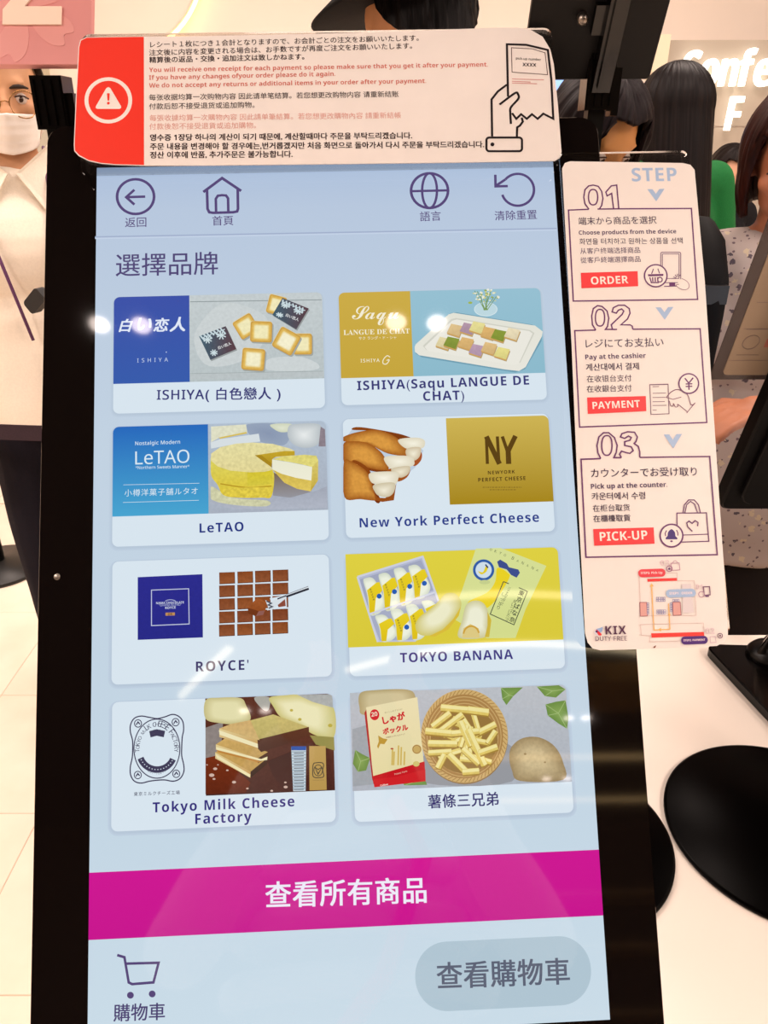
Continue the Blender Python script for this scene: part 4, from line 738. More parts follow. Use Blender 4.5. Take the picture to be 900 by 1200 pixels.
# round backlit panel on the far wall
c = CAM + ray(126, -66) * (4.6 / ray(126, -66).y)
t = empty('round_wall_panel', (c.x, 4.7, c.z), label='large round cream wall panel with a glowing yellow edge above the red notice', cat='wall panel')
My = Matrix.Translation((c.x, 4.62, c.z)) @ Matrix.Rotation(pi / 2, 4, 'X')
m = MB(); m.lathe([(.44, -.012), (.45, -.008), (.45, .008), (.44, .012)], (0, 0, 0), 72, M=My); m.build('panel', cream, t)
m = MB(); m.tube([(My @ Vector((.455 * cos(a), .455 * sin(a), -.045))) for a in (2 * pi * k / 64 for k in range(65))], .010, 8, cap=False); m.build('edge_light', mat('yellow edge light', (255, 222, 150), .5, emit=3.5), t)

# ------------------------------------------------------------------ table with discs
white_lam = mat('white laminate', (246, 234, 222), .32, grain=.015, gscale=5)
t = empty('white_table', (.5, .6, 0), label='white laminate table under the kiosks and their round black bases', cat='table')
m = MB(); m.prism(rrect(-.19, .12, 1.5, 1.047, .006, 4), TABLE_Z - .03, TABLE_Z, bev=.0015); m.build('table_top', white_lam, t)
for x in (-.15, 1.42): m = MB(); m.box((x, .18, 0), (x + .03, 1.0, TABLE_Z - .03)); m.build('side_panel', white_lam, t)
m = MB(); m.box((-.12, .56, .12), (1.42, .58, TABLE_Z - .03)); m.build('modesty_panel', white_lam, t)

def disc(c, r, name='base_disc', parent=None, z=TABLE_Z):
    m = MB(); m.lathe([(r - .003, 0), (r, .0015), (r, .005), (r - .003, .0065)], (c[0], c[1], z), 96); return m.build(name, mat('satin black disc', (2, 1, 1), .3, spec=.06, grain=.2, gscale=300), parent)
tz = TABLE_Z
# small black-backed number sign on its post (right)
def sign_post(root, px, py, z0, zc0, zc1, w=.011):
    m = MB(); m.box((px - w * .6, py - .007, z0), (px + w * .6, py + .007, zc0 + .01)); m.build('post', black_metal, root)
    m = MB(); m.box((px - w, py - .012, zc0), (px + w, py + .012, zc1)); 
    for dx in (-.9, -.35, .2, .72): m.box((px + dx * w, py - .0142, zc0 + .003), (px + (dx + .16) * w, py - .0118, zc1 - .003))
    m.box((px + w * .98, py - .009, zc0 - .004), (px + w * 1.5, py + .006, zc1 - .012)); m.build('clamp', mat('glossy black clamp', (5, 4, 4), .2, spec=.5), root)
ns = empty('number_sign', (.206, .6375, tz), label='small square sign seen from its black back, on a post above the step card', cat='sign')
disc((.2056, .6375), .125, 'base_disc', ns)
sign_post(ns, .170, .70, tz + .006, CAM.z + .022, CAM.z + .064)
tau = .5; Mp = Matrix.Translation((.159, .698, CAM.z + .045)) @ Matrix.Rotation(tau, 4, 'X')
m = MB(); m.prism([(x, z) for x, z in rrect(-.0505, 0, .0505, .16, .003, 4)], -.003, .003, M=Mp @ Matrix.Rotation(pi / 2, 4, 'X'), bev=.0006); m.build('back_panel', mat('satin black board', (8, 5, 4), .5, spec=.25, grain=.2, gscale=90), ns)
m = MB(); m.box((.004, -.016, -.004), (.018, -.0035, .15), M=Mp); m.box((.007, -.019, .0), (.010, -.016, .15), M=Mp); m.box((-.004, -.010, .035), (.004, -.0035, .055), M=Mp); m.build('arm', mat('glossy black clamp'), ns)
m = MB(); m.lathe([(.004, 0), (.004, .006), (.002, .008)], (0, 0, 0), 12, M=Mp @ Matrix.Translation((-.012, -.0035, .045)) @ Matrix.Rotation(pi / 2, 4, 'X')); m.build('bolt', mat('dull steel'), ns)
# pink number sign (left)
ns = empty('number_sign', (-.271, .72, 0), label='pink number sign with a large cream 2 at the upper left', cat='sign')
disc((-.271, .72), .07, 'base_disc', ns, 0.0)
sign_post(ns, -.265, .70, .006, CAM.z + .008, CAM.z + .046, .0125)
Mp = Matrix.Translation((-.281, .692, CAM.z + .052)) @ Matrix.Rotation(-tau, 4, 'X'); Mq = Mp @ Matrix.Rotation(pi / 2, 4, 'X')
pink = mat('pink printed board', (226, 150, 146), .4, grain=.05, gscale=20)
m = MB(); m.prism(rrect(-.056, 0, .053, .15, .003, 4), -.003, .003, M=Mq, bev=.0005); pb = m.build('board', pink, ns)
class _P: pass
for k in range(5):
    a = pi / 2 + 2 * pi * k / 5 + .35; cx, cy = .0 + .024 * cos(a), .045 + .024 * sin(a)
    q = [(cx + .02 * cos(a) * u - .012 * sin(a) * v, cy + .02 * sin(a) * u + .012 * cos(a) * v) for u, v in ((-1, 0), (-.3, .8), (.5, 1), (.95, .55), (.72, 0), (.95, -.55), (.5, -1), (-.3, -.8))]
    m = MB(); m.prism(catmull(q), .0030, .0032 + k * .00004, M=Mq); m.build('printed_petal', mat('paler pink print', (230, 158, 152), .4), pb)
me2, w2 = tri_text('2', depth=.0012, st='b', h=.115)
q = ray(8, 41); q = CAM + q * ((.69) / q.y)
link('printed_numeral', me2, pb, Mp @ Matrix.Translation((-.016, -.0036, .031)) @ Matrix.Scale(.046 / w2, 4, (1, 0, 0)), (mat('cream print', (252, 226, 204), .4),), label='cream numeral 2')

# round base on the right, its post stands just outside the picture
t = empty('sign_stand', (.472, .65, tz), label='wide round black stand base lying on the white table at the right edge', cat='stand')
disc((.47199, .64969), .13675, 'base_disc', t)
m = MB(); m.tube([(.545, .665, tz + .004), (.545, .665, tz + .5)], .009, 16); m.build('post', black_metal, t)

# ------------------------------------------------------------------ kiosk on the far side, facing away
tb = rad(20); c0 = Vector((.486, 1.0, CAM.z - .484)); bu = Vector((1, 0, 0)); bv = Vector((0, -sin(tb), cos(tb))); bn = Vector((0, -cos(tb), -sin(tb)))   # bn points to us
MBk = Matrix(((1, 0, 0, c0.x), (0, bv.y, bn.y, c0.y), (0, bv.z, bn.z, c0.z), (0, 0, 0, 1)))
kb = empty('order_kiosk', (.66, .93, tz), label='black kiosk at the right edge, turned away and tilted, chrome strut below', cat='kiosk')
m = MB(); m.prism(rrect(0, 0, .41, .66, .012, 8), -.034, -.004, M=MBk, bev=.004); m.prism(rrect(.018, .02, .392, .64, .02, 8), -.005, .006, M=MBk, bev=.003); m.build('housing', mat('satin black shell', (3, 2, 2), .5, spec=.15, grain=.2, gscale=120), kb)
m = MB(); m.prism(rrect(.03, .05, .38, .63, .004), -.036, -.033, M=MBk); m.build('display', mat('second lit display', (190, 208, 228), .1, emit=.9), kb)
Mpl = Matrix.Translation((.505, .998, tz)) @ Matrix.Rotation(rad(-3), 4, 'Z') @ Matrix(((1, .0, 0, 0), (0, 1, 0, 0), (0, 0, 1, 0), (0, 0, 0, 1)))
pl = [(0, 0), (.010, -.11), (.044, -.27), (.36, -.27), (.36, .0)]
def round_poly(P, r, n=5):
    out = []; N = len(P)
    for i in range(N):
        a, b, c = Vector(P[i - 1]), Vector(P[i]), Vector(P[(i + 1) % N]); d1 = (a - b).normalized(); d2 = (c - b).normalized()
        for k in range(n + 1): t = k / n; p = b + d1 * r * (1 - t) ** 2 + d2 * r * t ** 2; out.append((p.x, p.y))
    return out
pl = round_poly([(0, .002), (.052, -.22), (.40, -.20), (.36, .005)], .02); a_ = sum(pl[i][0] * pl[(i + 1) % len(pl)][1] - pl[(i + 1) % len(pl)][0] * pl[i][1] for i in range(len(pl)))
m = MB(); m.prism(pl if a_ > 0 else pl[::-1], 0, .016, M=Mpl, bev=.002); m.build('base_plate', mat('satin black plate', (3, 2, 2), .2, spec=.25), kb)
m = MB(); m.lathe([(.034, .014), (.034, .022), (.028, .030), (.016, .034)], (.594, .968, tz), 32); m.tube([(.60, .972, tz + .03), (.66, .955, tz + .14), (.69, .95, tz + .34)], .02, 14); m.build('neck', black_metal, kb)
m = MB(); m.tube([(.572, .958, tz + .026), (.612, .942, tz + .20)], .0055, 12); m.build('strut', mat('polished chrome', (230, 222, 214), .12, 1), kb, label='thin chrome strut')
# its step card, seen from the back
sc = empty('step_card', c0 + Vector((0, -.06, .2)), label='tilted card seen from behind in a grey clear frame at the right edge', cat='sign')
Mc = MBk @ Matrix.Translation((-.066, .205, -.040))
def grey_clear():
    m = mat('smoky clear acrylic', (74, 58, 52), .25, spec=.4, alpha=.8); return m
m = MB(); m.prism(rrect(0, 0, .13, .40, .004, 4), -.002, 0, M=Mc); m.build('acrylic_holder', grey_clear(), sc)
m = MB(); m.prism(rrect(.014, .008, .116, .39, .006, 4), -.0004, .0012, M=Mc); pb = m.build('card', mat('back of white card', (166, 144, 120), .5, grain=.03), sc)
m = MB(); cx, cy = .068, .057
m.tube([Mc @ Vector((cx - .034 + .010 * cos(a), cy + .010 * sin(a), .0014)) for a in (2 * pi * k / 24 for k in range(25))], .0005, 5, cap=False)
for (x0, y0, x1, y1) in ((.03, .046, .026, .05),): pass
for k in range(7): m.box((.022, .018 + k * .037 + .02, .0012), (.05 + .02 * (k % 3), .0188 + k * .037 + .02, .0015), M=Mc)
m.box((.0145, .03, .0012), (.1, .0306, .0015), M=Mc); m.box((.0185, .076, .0012), (.1, .0766, .0015), M=Mc)
m.build('show_through_print', mat('faint print', (136, 116, 108), .5), pb, kind='stuff')
m = MB(); m.box((.052, .050, .0012), (.085, .062, .0016), M=Mc); m.build('show_through_print', mat('faint red print', (176, 104, 88), .5), pb)

# ------------------------------------------------------------------ lit shop sign on the far wall
def at(px, py, Y): d = ray(px, py); return CAM + d * (Y / d.y)
A = at(779, 47, 4.2)
t = empty('shop_sign', (A.x + .8, 4.2, A.z - .4), label='grey beige shop sign board with glowing white letters Confe and F', cat='sign')
m = MB(); m.box((A.x + .02, 4.2, A.z - .36), (A.x + 1.9, 4.26, A.z)); m.build('board', mat('warm grey board', (172, 160, 144), .6, grain=.06, gscale=2), t)
m = MB(); m.box((A.x + .02, 4.205, A.z - 1.25), (A.x + 1.9, 4.26, A.z - .364)); m.build('board', mat('warm grey board'), t)
m = MB(); m.box((A.x - .05, 4.17, A.z - 1.6), (A.x + .018, 4.25, A.z + .02)); m.build('frame_post', mat('cream metal post', (226, 210, 182), .5), t)
lit = mat('glowing white letters', (255, 250, 240), .5, emit=1.6)
def letters(txt, P, H, x=0):
    for ch in txt:
        me, wd = tri_text(ch, depth=.03, h=H, shear=.06); o = link('letter', me, t, Matrix.Translation((P.x + x, 4.19, P.z)) @ Matrix.Scale(.74, 4, (1, 0, 0)), (lit,)); x += wd * .74 + H * .05
letters('Confe', at(796, 101, 4.17), .205); letters('F', at(849, 153, 4.17), .205)
# blue lit screen behind the people
B = at(650, 92, 3.2); t = empty('wall_screen', (B.x + .2, 3.25, B.z), label='plain blue lit screen glimpsed beside the red notice card corner', cat='screen')
C_ = at(700, 150, 3.2); m = MB(); m.box((B.x - .25, 3.2, C_.z), (C_.x, 3.24, B.z)); m.build('frame', black_plastic, t)
m = MB(); m.box((B.x - .24, 3.195, C_.z + .01), (C_.x - .01, 3.2, B.z - .005)); m.build('display', mat('blue lit panel', (130, 170, 232), .3, emit=1.0), t)
m = MB(); m.tube([(B.x - .1, 3.22, .01), (B.x - .1, 3.22, C_.z + .02)], .02, 12); m.lathe([(.18, 0), (.18, .01), (.17, .014)], (B.x - .1, 3.22, 0), 32); m.build('stand', black_metal, t)

# ------------------------------------------------------------------ queue barrier on the left
def stanchion(x, y, h, label):
    t = empty('queue_post', (x, y, 0), label=label, cat='barrier post')
    m = MB(); m.lathe([(.165, 0), (.17, .006), (.165, .016), (.05, .03), (.03, .04)], (x, y, 0), 48); m.build('base', mat('black rubber base', (16, 14, 13), .4), t)
    m = MB(); m.tube([(x, y, .03), (x, y, h)], .028, 24); m.build('post', black_metal, t)
    m = MB(); m.lathe([(.036, 0), (.036, .06), (.03, .07)], (x, y, h), 24); m.build('belt_head', black_plastic, t)
stanchion(-1.50, 2.60, .93, 'black queue post whose round base shows at the left edge')
stanchion(-1.32, 1.60, .93, 'black queue post just outside the left edge holding the belt'); stanchion(-.46, 1.47, .93, 'black queue post hidden behind the kiosk at the other belt end')
m = MB(); P0 = Vector((-1.280, 1.594, .945)); P1 = Vector((-.500, 1.476, .945)); v = []; f = []
for k in range(13):
    s = k / 12; p = P0.lerp(P1, s); sag = .012 * 4 * s * (1 - s)
    for dz in (0, .034):
        for dy in (-.001, .001): v.append((p.x, p.y + dy, p.z + dz - sag))
for k in range(12): o = k * 4; f += [(o, o + 4, o + 6, o + 2), (o + 1, o + 3, o + 7, o + 5), (o + 2, o + 6, o + 7, o + 3), (o, o + 1, o + 5, o + 4)]
m.add(v, f); tag(m.build('queue_belt', mat('purple webbing', (48, 26, 40), .8, grain=.3, gscale=300)), 'dark purple belt stretched between queue posts in front of the man', 'belt')

# ------------------------------------------------------------------ people
def fused(name, mb, voxel, mats, parent, M, smooth=4, folds=0, fs=9, **k):
    """union of overlapping shapes grown into ONE continuous surface"""
    o = mb.build(name, mats, parent, M, **k)
    r = o.modifiers.new('r', 'REMESH'); r.mode = 'VOXEL'; r.voxel_size = voxel; r.use_smooth_shade = True
    s = o.modifiers.new('s', 'SMOOTH'); s.factor = .5; s.iterations = smooth
    dg = bpy.context.evaluated_depsgraph_get(); dg.update(); me = bpy.data.meshes.new_from_object(o.evaluated_get(dg))
    o.modifiers.clear(); o.data = me; me.materials.clear()
    for m in (mats if isinstance(mats, (list, tuple)) else (mats,)): me.materials.append(m)
    me.polygons.foreach_set('use_smooth', [True] * len(me.polygons))
    if folds:
        nr = [v.normal.copy() for v in me.vertices]
        for v, nn in zip(me.vertices, nr):
            p = v.co; q = noise.noise(Vector((p.x * fs, p.y * fs, p.z * fs * .45))) + .5 * noise.noise(Vector((p.x * fs * 2.2 + 5, p.y * fs * 2.2, p.z * fs * 1.2)))
            v.co = p + nn * q * folds
        me.update()
    return o
def skin(c): return mat('skin %s' % (c,), c, .5, spec=.35, grain=.08, gscale=25)
def cloth(n, c=(20, 18, 18), **k): k.setdefault('bump', .15); k.setdefault('gscale', 200); return mat(n, c, .85, spec=.2, grain=k.pop('grain', .12), **k)
hair_mats = {}
def hair_mat(c):
    if c not in hair_mats:
        m = bpy.data.materials.new('hair'); m.use_nodes = True; nt = m.node_tree; b = nt.nodes['Principled BSDF']; b.inputs['Roughness'].default_value = .45; b.inputs['Specular IOR Level'].default_value = .10
        a = nt.nodes.new('ShaderNodeUVMap'); n = nt.nodes.new('ShaderNodeTexNoise'); mp = nt.nodes.new('ShaderNodeMapping'); mp.inputs['Scale'].default_value = (90, 3, 1)
        nt.links.new(a.outputs[0], mp.inputs[0]); nt.links.new(mp.outputs[0], n.inputs[0]); n.inputs['Scale'].default_value = 1; n.inputs['Detail'].default_value = 3
        r = nt.nodes.new('ShaderNodeValToRGB'); L = lin(c); r.color_ramp.elements[0].position = .3; r.color_ramp.elements[1].position = .75; r.color_ramp.elements[0].color = (*(v * .3 for v in L), 1); r.color_ramp.elements[1].color = (*(min(1, v * 1.3) for v in L), 1)
        nt.links.new(n.outputs[0], r.inputs[0]); nt.links.new(r.outputs[0], b.inputs['Base Color'])
        bp = nt.nodes.new('ShaderNodeBump'); bp.inputs['Strength'].default_value = .5; bp.inputs['Distance'].default_value = .004; nt.links.new(n.outputs[0], bp.inputs['Height']); nt.links.new(bp.outputs[0], b.inputs['Normal']); hair_mats[c] = m
    return hair_mats[c]

HC = Vector((0, 0, .105))     # skull centre above the neck pivot
def head_shapes(m, H):
    """skull, jaw, nose, brows, lips, ears; the face looks along -y. H places the head"""
    E = lambda c, r: m.ell(H @ Vector(c), r, 24, 16, M=H.to_3x3())
    E((0, .008, .115), (.074, .092, .090)); E((0, -.022, .075), (.060, .066, .072)); E((0, -.045, .030), (.036, .036, .026)); E((.030, -.020, .045), (.026, .040, .034)); E((-.030, -.020, .045), (.026, .040, .034))
    E((.038, -.058, .078), (.022, .020, .018)); E((-.038, -.058, .078), (.022, .020, .018))
    m.cap(H @ Vector((0, -.083, .108)), H @ Vector((0, -.100, .074)), .0085, .0125); E((.011, -.090, .070), (.009, .010, .008)); E((-.011, -.090, .070), (.009, .010, .008))
    m.cap(H @ Vector((-.034, -.074, .124)), H @ Vector((.034, -.074, .124)), .010, .010)
    m.cap(H @ Vector((-.016, -.080, .043)), H @ Vector((.016, -.080, .043)), .0065, .0065); m.cap(H @ Vector((-.012, -.080, .035)), H @ Vector((.012, -.080, .035)), .007, .007)
    for s in (-1, 1): E((s * .076, .012, .088), (.009, .018, .030)); E((s * .080, .020, .098), (.006, .012, .016))
def eyes(parent, H, iris=(52, 32, 20)):
    for s in (-1, 1):
        m = MB(); m.ell(H @ Vector((s * .031, -.070, .097)), (.0125, .0125, .0115), 20, 14); o = m.build('eye', mat('eye white', (214, 200, 190), .2), parent)
        m = MB(); c = H @ Vector((s * .031, -.0800, .097)); m.ell(c, (.0055, .0036, .0055), 16, 10); m.build('iris', mat('dark iris', iris, .1), o)
        m = MB(); P = [H @ Vector((s * .031 + x, -.0815 + abs(x) * .35, .1035 - x * x * 26)) for x in (-.015, -.008, 0, .008, .015)]; m.tube(P, .0016, 6); m.build('eyelid', mat('eyelid', (60, 34, 26), .6), o)
def hand(m, w, d, up, s, curl=.5):
    """palm and five fingers from wrist w pointing along d; up = back of the hand; s side of the thumb"""
    d = d.normalized(); up = (up - d * up.dot(d)).normalized(); sd = d.cross(up) * s
    m.cap(w, w + d * .03, .024, .027)
    for k, L in enumerate((.072, .080, .074, .058)):
        o = (k - 1.5) * .019; b = w + d * .075 + sd * -o; m.cap(w + d * .02 + sd * -o * .7, b, .014, .0105); p = b; v = d.copy()
        for j in range(3): v = (v - up * curl * (.55 + .15 * j)).normalized(); q = p + v * L * (.45, .32, .25)[j]; m.cap(p, q, .0092 - j * .0008, .0085 - j * .0009, 10); p = q
    b = w + d * .02 + sd * .026; q = b + (d * .6 + sd * .8).normalized() * .035; m.cap(b, q, .014, .0105); m.cap(q, q + (d * .9 + sd * .1 - up * .5).normalized() * .032, .010, .0085)

def hair_shell(name, H, parent, c, front=62, side=1.0, back=1.0, drop_side=.0, drop_back=.0, off=.016, part=0, wave=.0, face_w=58, nose_drop=0, tuck=0, ear=0):
    """hair as one ridged surface from the crown: az 0 = face. drop = how far it hangs below the ears"""
    N, K = 144, 30; v = []; f = []; uvs = []; nb = random.Random(hash(name + str(c)) % 99 if False else 7)
    for i in range(N):
        a = 2 * pi * i / N; az = (a + pi) % (2 * pi) - pi          # -pi..pi, 0 at face
        t = min(1, max(0, (abs(az) - rad(face_w)) / rad(22))); t = t * t * (3 - 2 * t)
        bt = min(1, max(0, (abs(az) - rad(95)) / rad(50)))
        pole = rad(front) * (1 - t) + rad(100) * t                   # polar angle reached on the skull
        if ear: pole *= 1 - .34 * math.exp(-((abs(az) - 1.66) / .27) ** 2)
        drop = (drop_side * (1 - bt) + drop_back * bt) * t + nose_drop * (1 - t)
        for j in range(K):
            s = j / (K - 1); n = noise.noise(Vector((az * 9, s * 1.5, 3))) * .006 + noise.noise(Vector((az * 30, s * 3, 9))) * .0025
            sk = .55 if drop > .01 else 1.0
            if s <= sk: ph = pole * s / sk; dn = 0
            else: ph = pole; dn = (s - sk) / (1 - sk)
            rx, ry, rz = .078 + off, .098 + off, .094 + off
            x = rx * sin(ph) * sin(az); y = -ry * sin(ph) * cos(az); z = rz * cos(ph)
            rr = 1 + n * 8; p = Vector((x * rr, y * rr + .004, z * (1 + n * 2) + .112))
            if dn: p.z -= drop * dn; k2 = 1 + wave * sin(dn * 7) - tuck * dn * dn; p.x *= k2; p.y = .004 + (p.y - .004) * (1 - tuck * dn * dn * .7) ; p += Vector((0, drop * .08 * dn * bt, 0))
            if part: p.z -= .006 * math.exp(-(p.x / .012) ** 2) * (1 if ph < rad(60) else 0)
            v.append(H @ p); uvs.append((i / N, s))
    for i in range(N):
        l = (i + 1) % N
        for j in range(K - 1): f.append((i * K + j, i * K + j + 1, l * K + j + 1, l * K + j))
    me = bpy.data.meshes.new('hair'); me.from_pydata(v, [], f); me.polygons.foreach_set('use_smooth', [True] * len(f)); ul = me.uv_layers.new(name='UVMap')
    for lp in me.loops: ul.data[lp.index].uv = (uvs[lp.vertex_index][0], uvs[lp.vertex_index][1])
    me.update(); o = link(name, me, parent, Matrix(), (hair_mat(c),)); so = o.modifiers.new('s', 'SOLIDIFY'); so.thickness = .012; so.offset = -1; return o

def wp(loc, rz, height, p):
    """room point to body space"""
    return tuple((Matrix.Translation((*loc, 0)) @ Matrix.Rotation(rz, 4, 'Z') @ Matrix.Scale(height / 1.70, 4)).inverted() @ Vector(p))
def figure(name, label, loc, rz, height, skinc, top, bottom, arms, head=(0, 0, 0), sex='f', voxel=.008, folds=.004, skirt=False, sleeve=1.0, top_len=.86, hands=True, cat='person', collar=True, girth=1.0):
    """arms: two (elbow, wrist, palm-up vector) in body space, left then right; head = (pitch down, turn, lean). returns root, head matrix"""
    root = empty(name, (*loc, 0), 0, label=label, cat=cat); s = height / 1.70
    B = Matrix.Translation((*loc, 0)) @ Matrix.Rotation(rz, 4, 'Z') @ Matrix.Scale(s, 4)
    b = MB(); V = Vector; sw = .155 if sex == 'f' else .18; g = girth
    hip = [V((k * .085, .01, .90)) for k in (-1, 1)]; knee = [V((k * .09, -.01, .49)) for k in (-1, 1)]; ank = [V((k * .095, .03, .08)) for k in (-1, 1)]
    for k in (0, 1):
        b.cap(hip[k], knee[k], .082, .055); b.cap(knee[k], ank[k], .055, .036); b.cap(ank[k] + V((0, .01, -.035)), ank[k] + V((0, -.14, -.05)), .036, .026)
    b.ell((0, 0, .95), (.155, .11, .11)); b.ell((0, 0, 1.10), (.130, .095, .13)); b.ell((0, 0, 1.27), (.150 if sex == 'f' else .165, .105, .14))
    sh = [V((k * sw, .0, 1.385)) for k in (-1, 1)]
    for k in (0, 1): b.cap(V((0, 0, 1.40)), sh[k], .065, .052)
    b.cap(V((0, .01, 1.38)), V((0, -.005, 1.50)), .056, .050)
    for k in (0, 1):
        e, w_, up = arms[k]; e, w_ = V(e), V(w_); b.cap(sh[k], e, .050, .038); b.cap(e, w_, .038, .026)
        if hands: hand(b, w_, w_ - e, V(up), 1 if k else -1)
    H = Matrix.Translation((0, -.005, 1.475)) @ Matrix.Rotation(head[1], 4, 'Z') @ Matrix.Rotation(head[2], 4, 'Y') @ Matrix.Rotation(head[0], 4, 'X')
    head_shapes(b, H)
    fused('body', b, voxel, skin(skinc), root, B, 3)
    # clothes
    c = MB(); c.ell((0, 0, 1.10), (.150 * g, .118 * g, .16)); c.ell((0, 0, 1.27), (.166 * g if sex == 'f' else .185 * g, .125 * g, .145)); c.ell((0, 0, .96), (.172 * g, .13 * g, .13))
    for k in (0, 1): c.cap(V((0, 0, 1.385)), sh[k] + V((0, 0, -.004)), .072, .064)
    c.lathe([(.172 * g, top_len), (.176 * g, top_len + .01), (.168 * g, .96), (.15 * g, 1.1), (.12, 1.2)], (0, 0, 0), 40, M=Matrix.Scale(.78, 4, (0, 1, 0)))
    for k in (0, 1):
        e, w_, up = arms[k]; e, w_ = V(e), V(w_)
        if sleeve >= 1: c.cap(sh[k], e, .064, .056); c.cap(e, e.lerp(w_, .93), .056, .044)
        elif sleeve >= .5: c.cap(sh[k], e.lerp(sh[k], .12), .064, .058)
        else: c.cap(sh[k], sh[k].lerp(e, .55), .064, .062)
    tp = fused('top', c, voxel, top, root, B, 4, folds * 1.2)
    c = MB()
    if skirt: c.lathe([(.19, .42), (.20, .43), (.185, .7), (.165, .92), (.14, 1.04)], (0, 0, 0), 40, M=Matrix.Scale(.8, 4, (0, 1, 0)))
    else:
        c.ell((0, 0, .95), (.165, .122, .12))
        for k in (0, 1): c.cap(hip[k], knee[k], .094, .072); c.cap(knee[k], ank[k] + V((0, 0, .0)), .072, .056)
    fused('skirt' if skirt else 'trousers', c, voxel * 1.2, bottom, root, B, 3, folds)
    for k in (0, 1):
        m = MB(); q = ank[k]; m.prism(catmull([(q.x - .035, q.y + .05), (q.x + .035, q.y + .05), (q.x + .04, q.y - .06), (q.x + .045, q.y - .13), (q.x + .02, q.y - .185), (q.x - .02, q.y - .185), (q.x - .045, q.y - .13), (q.x - .04, q.y - .06)][::1]), .0, .02, M=B); m.ell(B @ V((q.x, q.y - .08, .04)), (.045, .105, .05), M=B.to_3x3()); m.ell(B @ V((q.x, q.y + .02, .05)), (.04, .045, .06), M=B.to_3x3()); m.build('shoe', mat('dark leather shoe', (24, 20, 18), .4), root)
    return root, B @ H, B

# man in white at the left, face mask and round glasses
white_jkt = cloth('cream white jacket', (244, 232, 214), grain=.05)
navy = cloth('dark navy trousers', (20, 17, 28))
man, HM, BM = figure('person', 'man in a cream white jacket with white face mask and thin round glasses, left edge', (-.79, 1.80), rad(18), 1.715, (206, 152, 112), white_jkt, navy,
    [((-.25, .02, 1.13), (-.22, -.10, .90), (0, -1, 0)), ((.25, .02, 1.12), (.17, -.20, 1.0), (0, -1, .3))], head=(rad(8), rad(8), 0), sex='m', voxel=.006, top_len=.88)
eyes(man, HM)
hair_shell('hair', HM, man, (34, 22, 14), front=54, drop_side=-.01, drop_back=.03, off=.010, face_w=64, ear=1)
for s in (-1, 1):
    m = MB(); m.tube([HM @ Vector((s * .031 + x, -.086 + abs(x) * .3, .116 + .004 * cos(x * 90))) for x in (-.017, -.008, 0, .008, .017)], [.002, .0036, .004, .0032, .0015], 8); m.build('eyebrow', mat('dark brow hair', (44, 28, 18), .8), man)
gl = MB()
for s in (-1, 1): gl.tube([HM @ Vector((s * .034 + .026 * cos(a), -.100 + .012 * (cos(a) * s > .5) * 1, .090 + .024 * sin(a))) for a in (2 * pi * k / 28 for k in range(29))], .0011, 6, cap=False); gl.tube([HM @ Vector((s * .060, -.094, .094)), HM @ Vector((s * .078, -.05, .096)), HM @ Vector((s * .084, .01, .094))], .0011, 6)
gl.tube([HM @ Vector((-.008, -.101, .094)), HM @ Vector((0, -.104, .097)), HM @ Vector((.008, -.101, .094))], .0011, 6)
gl.build('glasses', mat('thin gold wire', (170, 130, 80), .25, 1), man)
# mask: pleated shell over nose, mouth and chin
def mask(H, parent, z0=-.005, z1=.076, w=.068):
    v = []; f = []; NX, NZ = 25, 25
    for j in range(NZ):
        t = j / (NZ - 1); z = z0 + (z1 - z0) * t
        for i in range(NX):
            u = -1 + 2 * i / (NX - 1); a = u * 1.22; ry = .106 - .030 * (1 - t) ** 1.5 ; x = w * sin(a) * 1.08 * (1 - .20 * (1 - t)); y = .006 - ry * cos(a) * 1.0 - .012 * math.exp(-(u / .22) ** 2) * (t > .35) * t
            y -= .0018 * (sin(t * 28) > .2) * (1 - abs(u)); zz = z - .010 * abs(u) * (t - .5) * 2
            v.append(H @ Vector((x, y, zz)))
    for j in range(NZ - 1):
        for i in range(NX - 1): q = j * NX + i; f.append((q, q + 1, q + NX + 1, q + NX))
    m = MB(); m.add(v, f, True); o = m.build('face_mask', mat('white mask fabric', (250, 244, 238), .8, bump=.1, gscale=200), parent); so = o.modifiers.new('s', 'SOLIDIFY'); so.thickness = .002
    for s in (-1, 1):
        m = MB(); m.tube([H @ Vector((s * w * .98, -.025, z1 - .012)), H @ Vector((s * .080, .0, .095)), H @ Vector((s * .088, .022, .085)), H @ Vector((s * .078, .0, .055)), H @ Vector((s * w * .85, -.015, z0 + .02))], .0014, 6); m.build('ear_loop', mat('white mask fabric'), o)
mask(HM, man)
m = MB()      # shirt collar
for s in (-1, 1):
    P = [(s * .008, -.072, 1.425), (s * .07, -.03, 1.475), (s * .075, .03, 1.485), (s * .085, .0, 1.43), (s * .055, -.10, 1.355)]
    m.add([BM @ Vector(p) for p in P] + [BM @ Vector((p[0] * 1.02, p[1] - .004, p[2] + .002)) for p in P], [(0, 1, 2, 3, 4), (9, 8, 7, 6, 5)] + [(i, (i + 1) % 5, 5 + (i + 1) % 5, 5 + i) for i in range(5)])
m.build('collar', white_jkt, man)
m = MB()
for s in (-1, 1): m.tube([BM @ Vector(p) for p in ((s * .062, .02, 1.475), (s * .066, -.09, 1.40), (s * .05, -.135, 1.28), (s * .015, -.137, 1.10))], .0035, 6)
m.build('lanyard', mat('purple lanyard', (96, 50, 96), .6), man)
bg = empty('waist_bag', BM @ Vector((.1, -.2, 1.0)), label='small black bag strap at the elbow of the man in white', cat='bag')
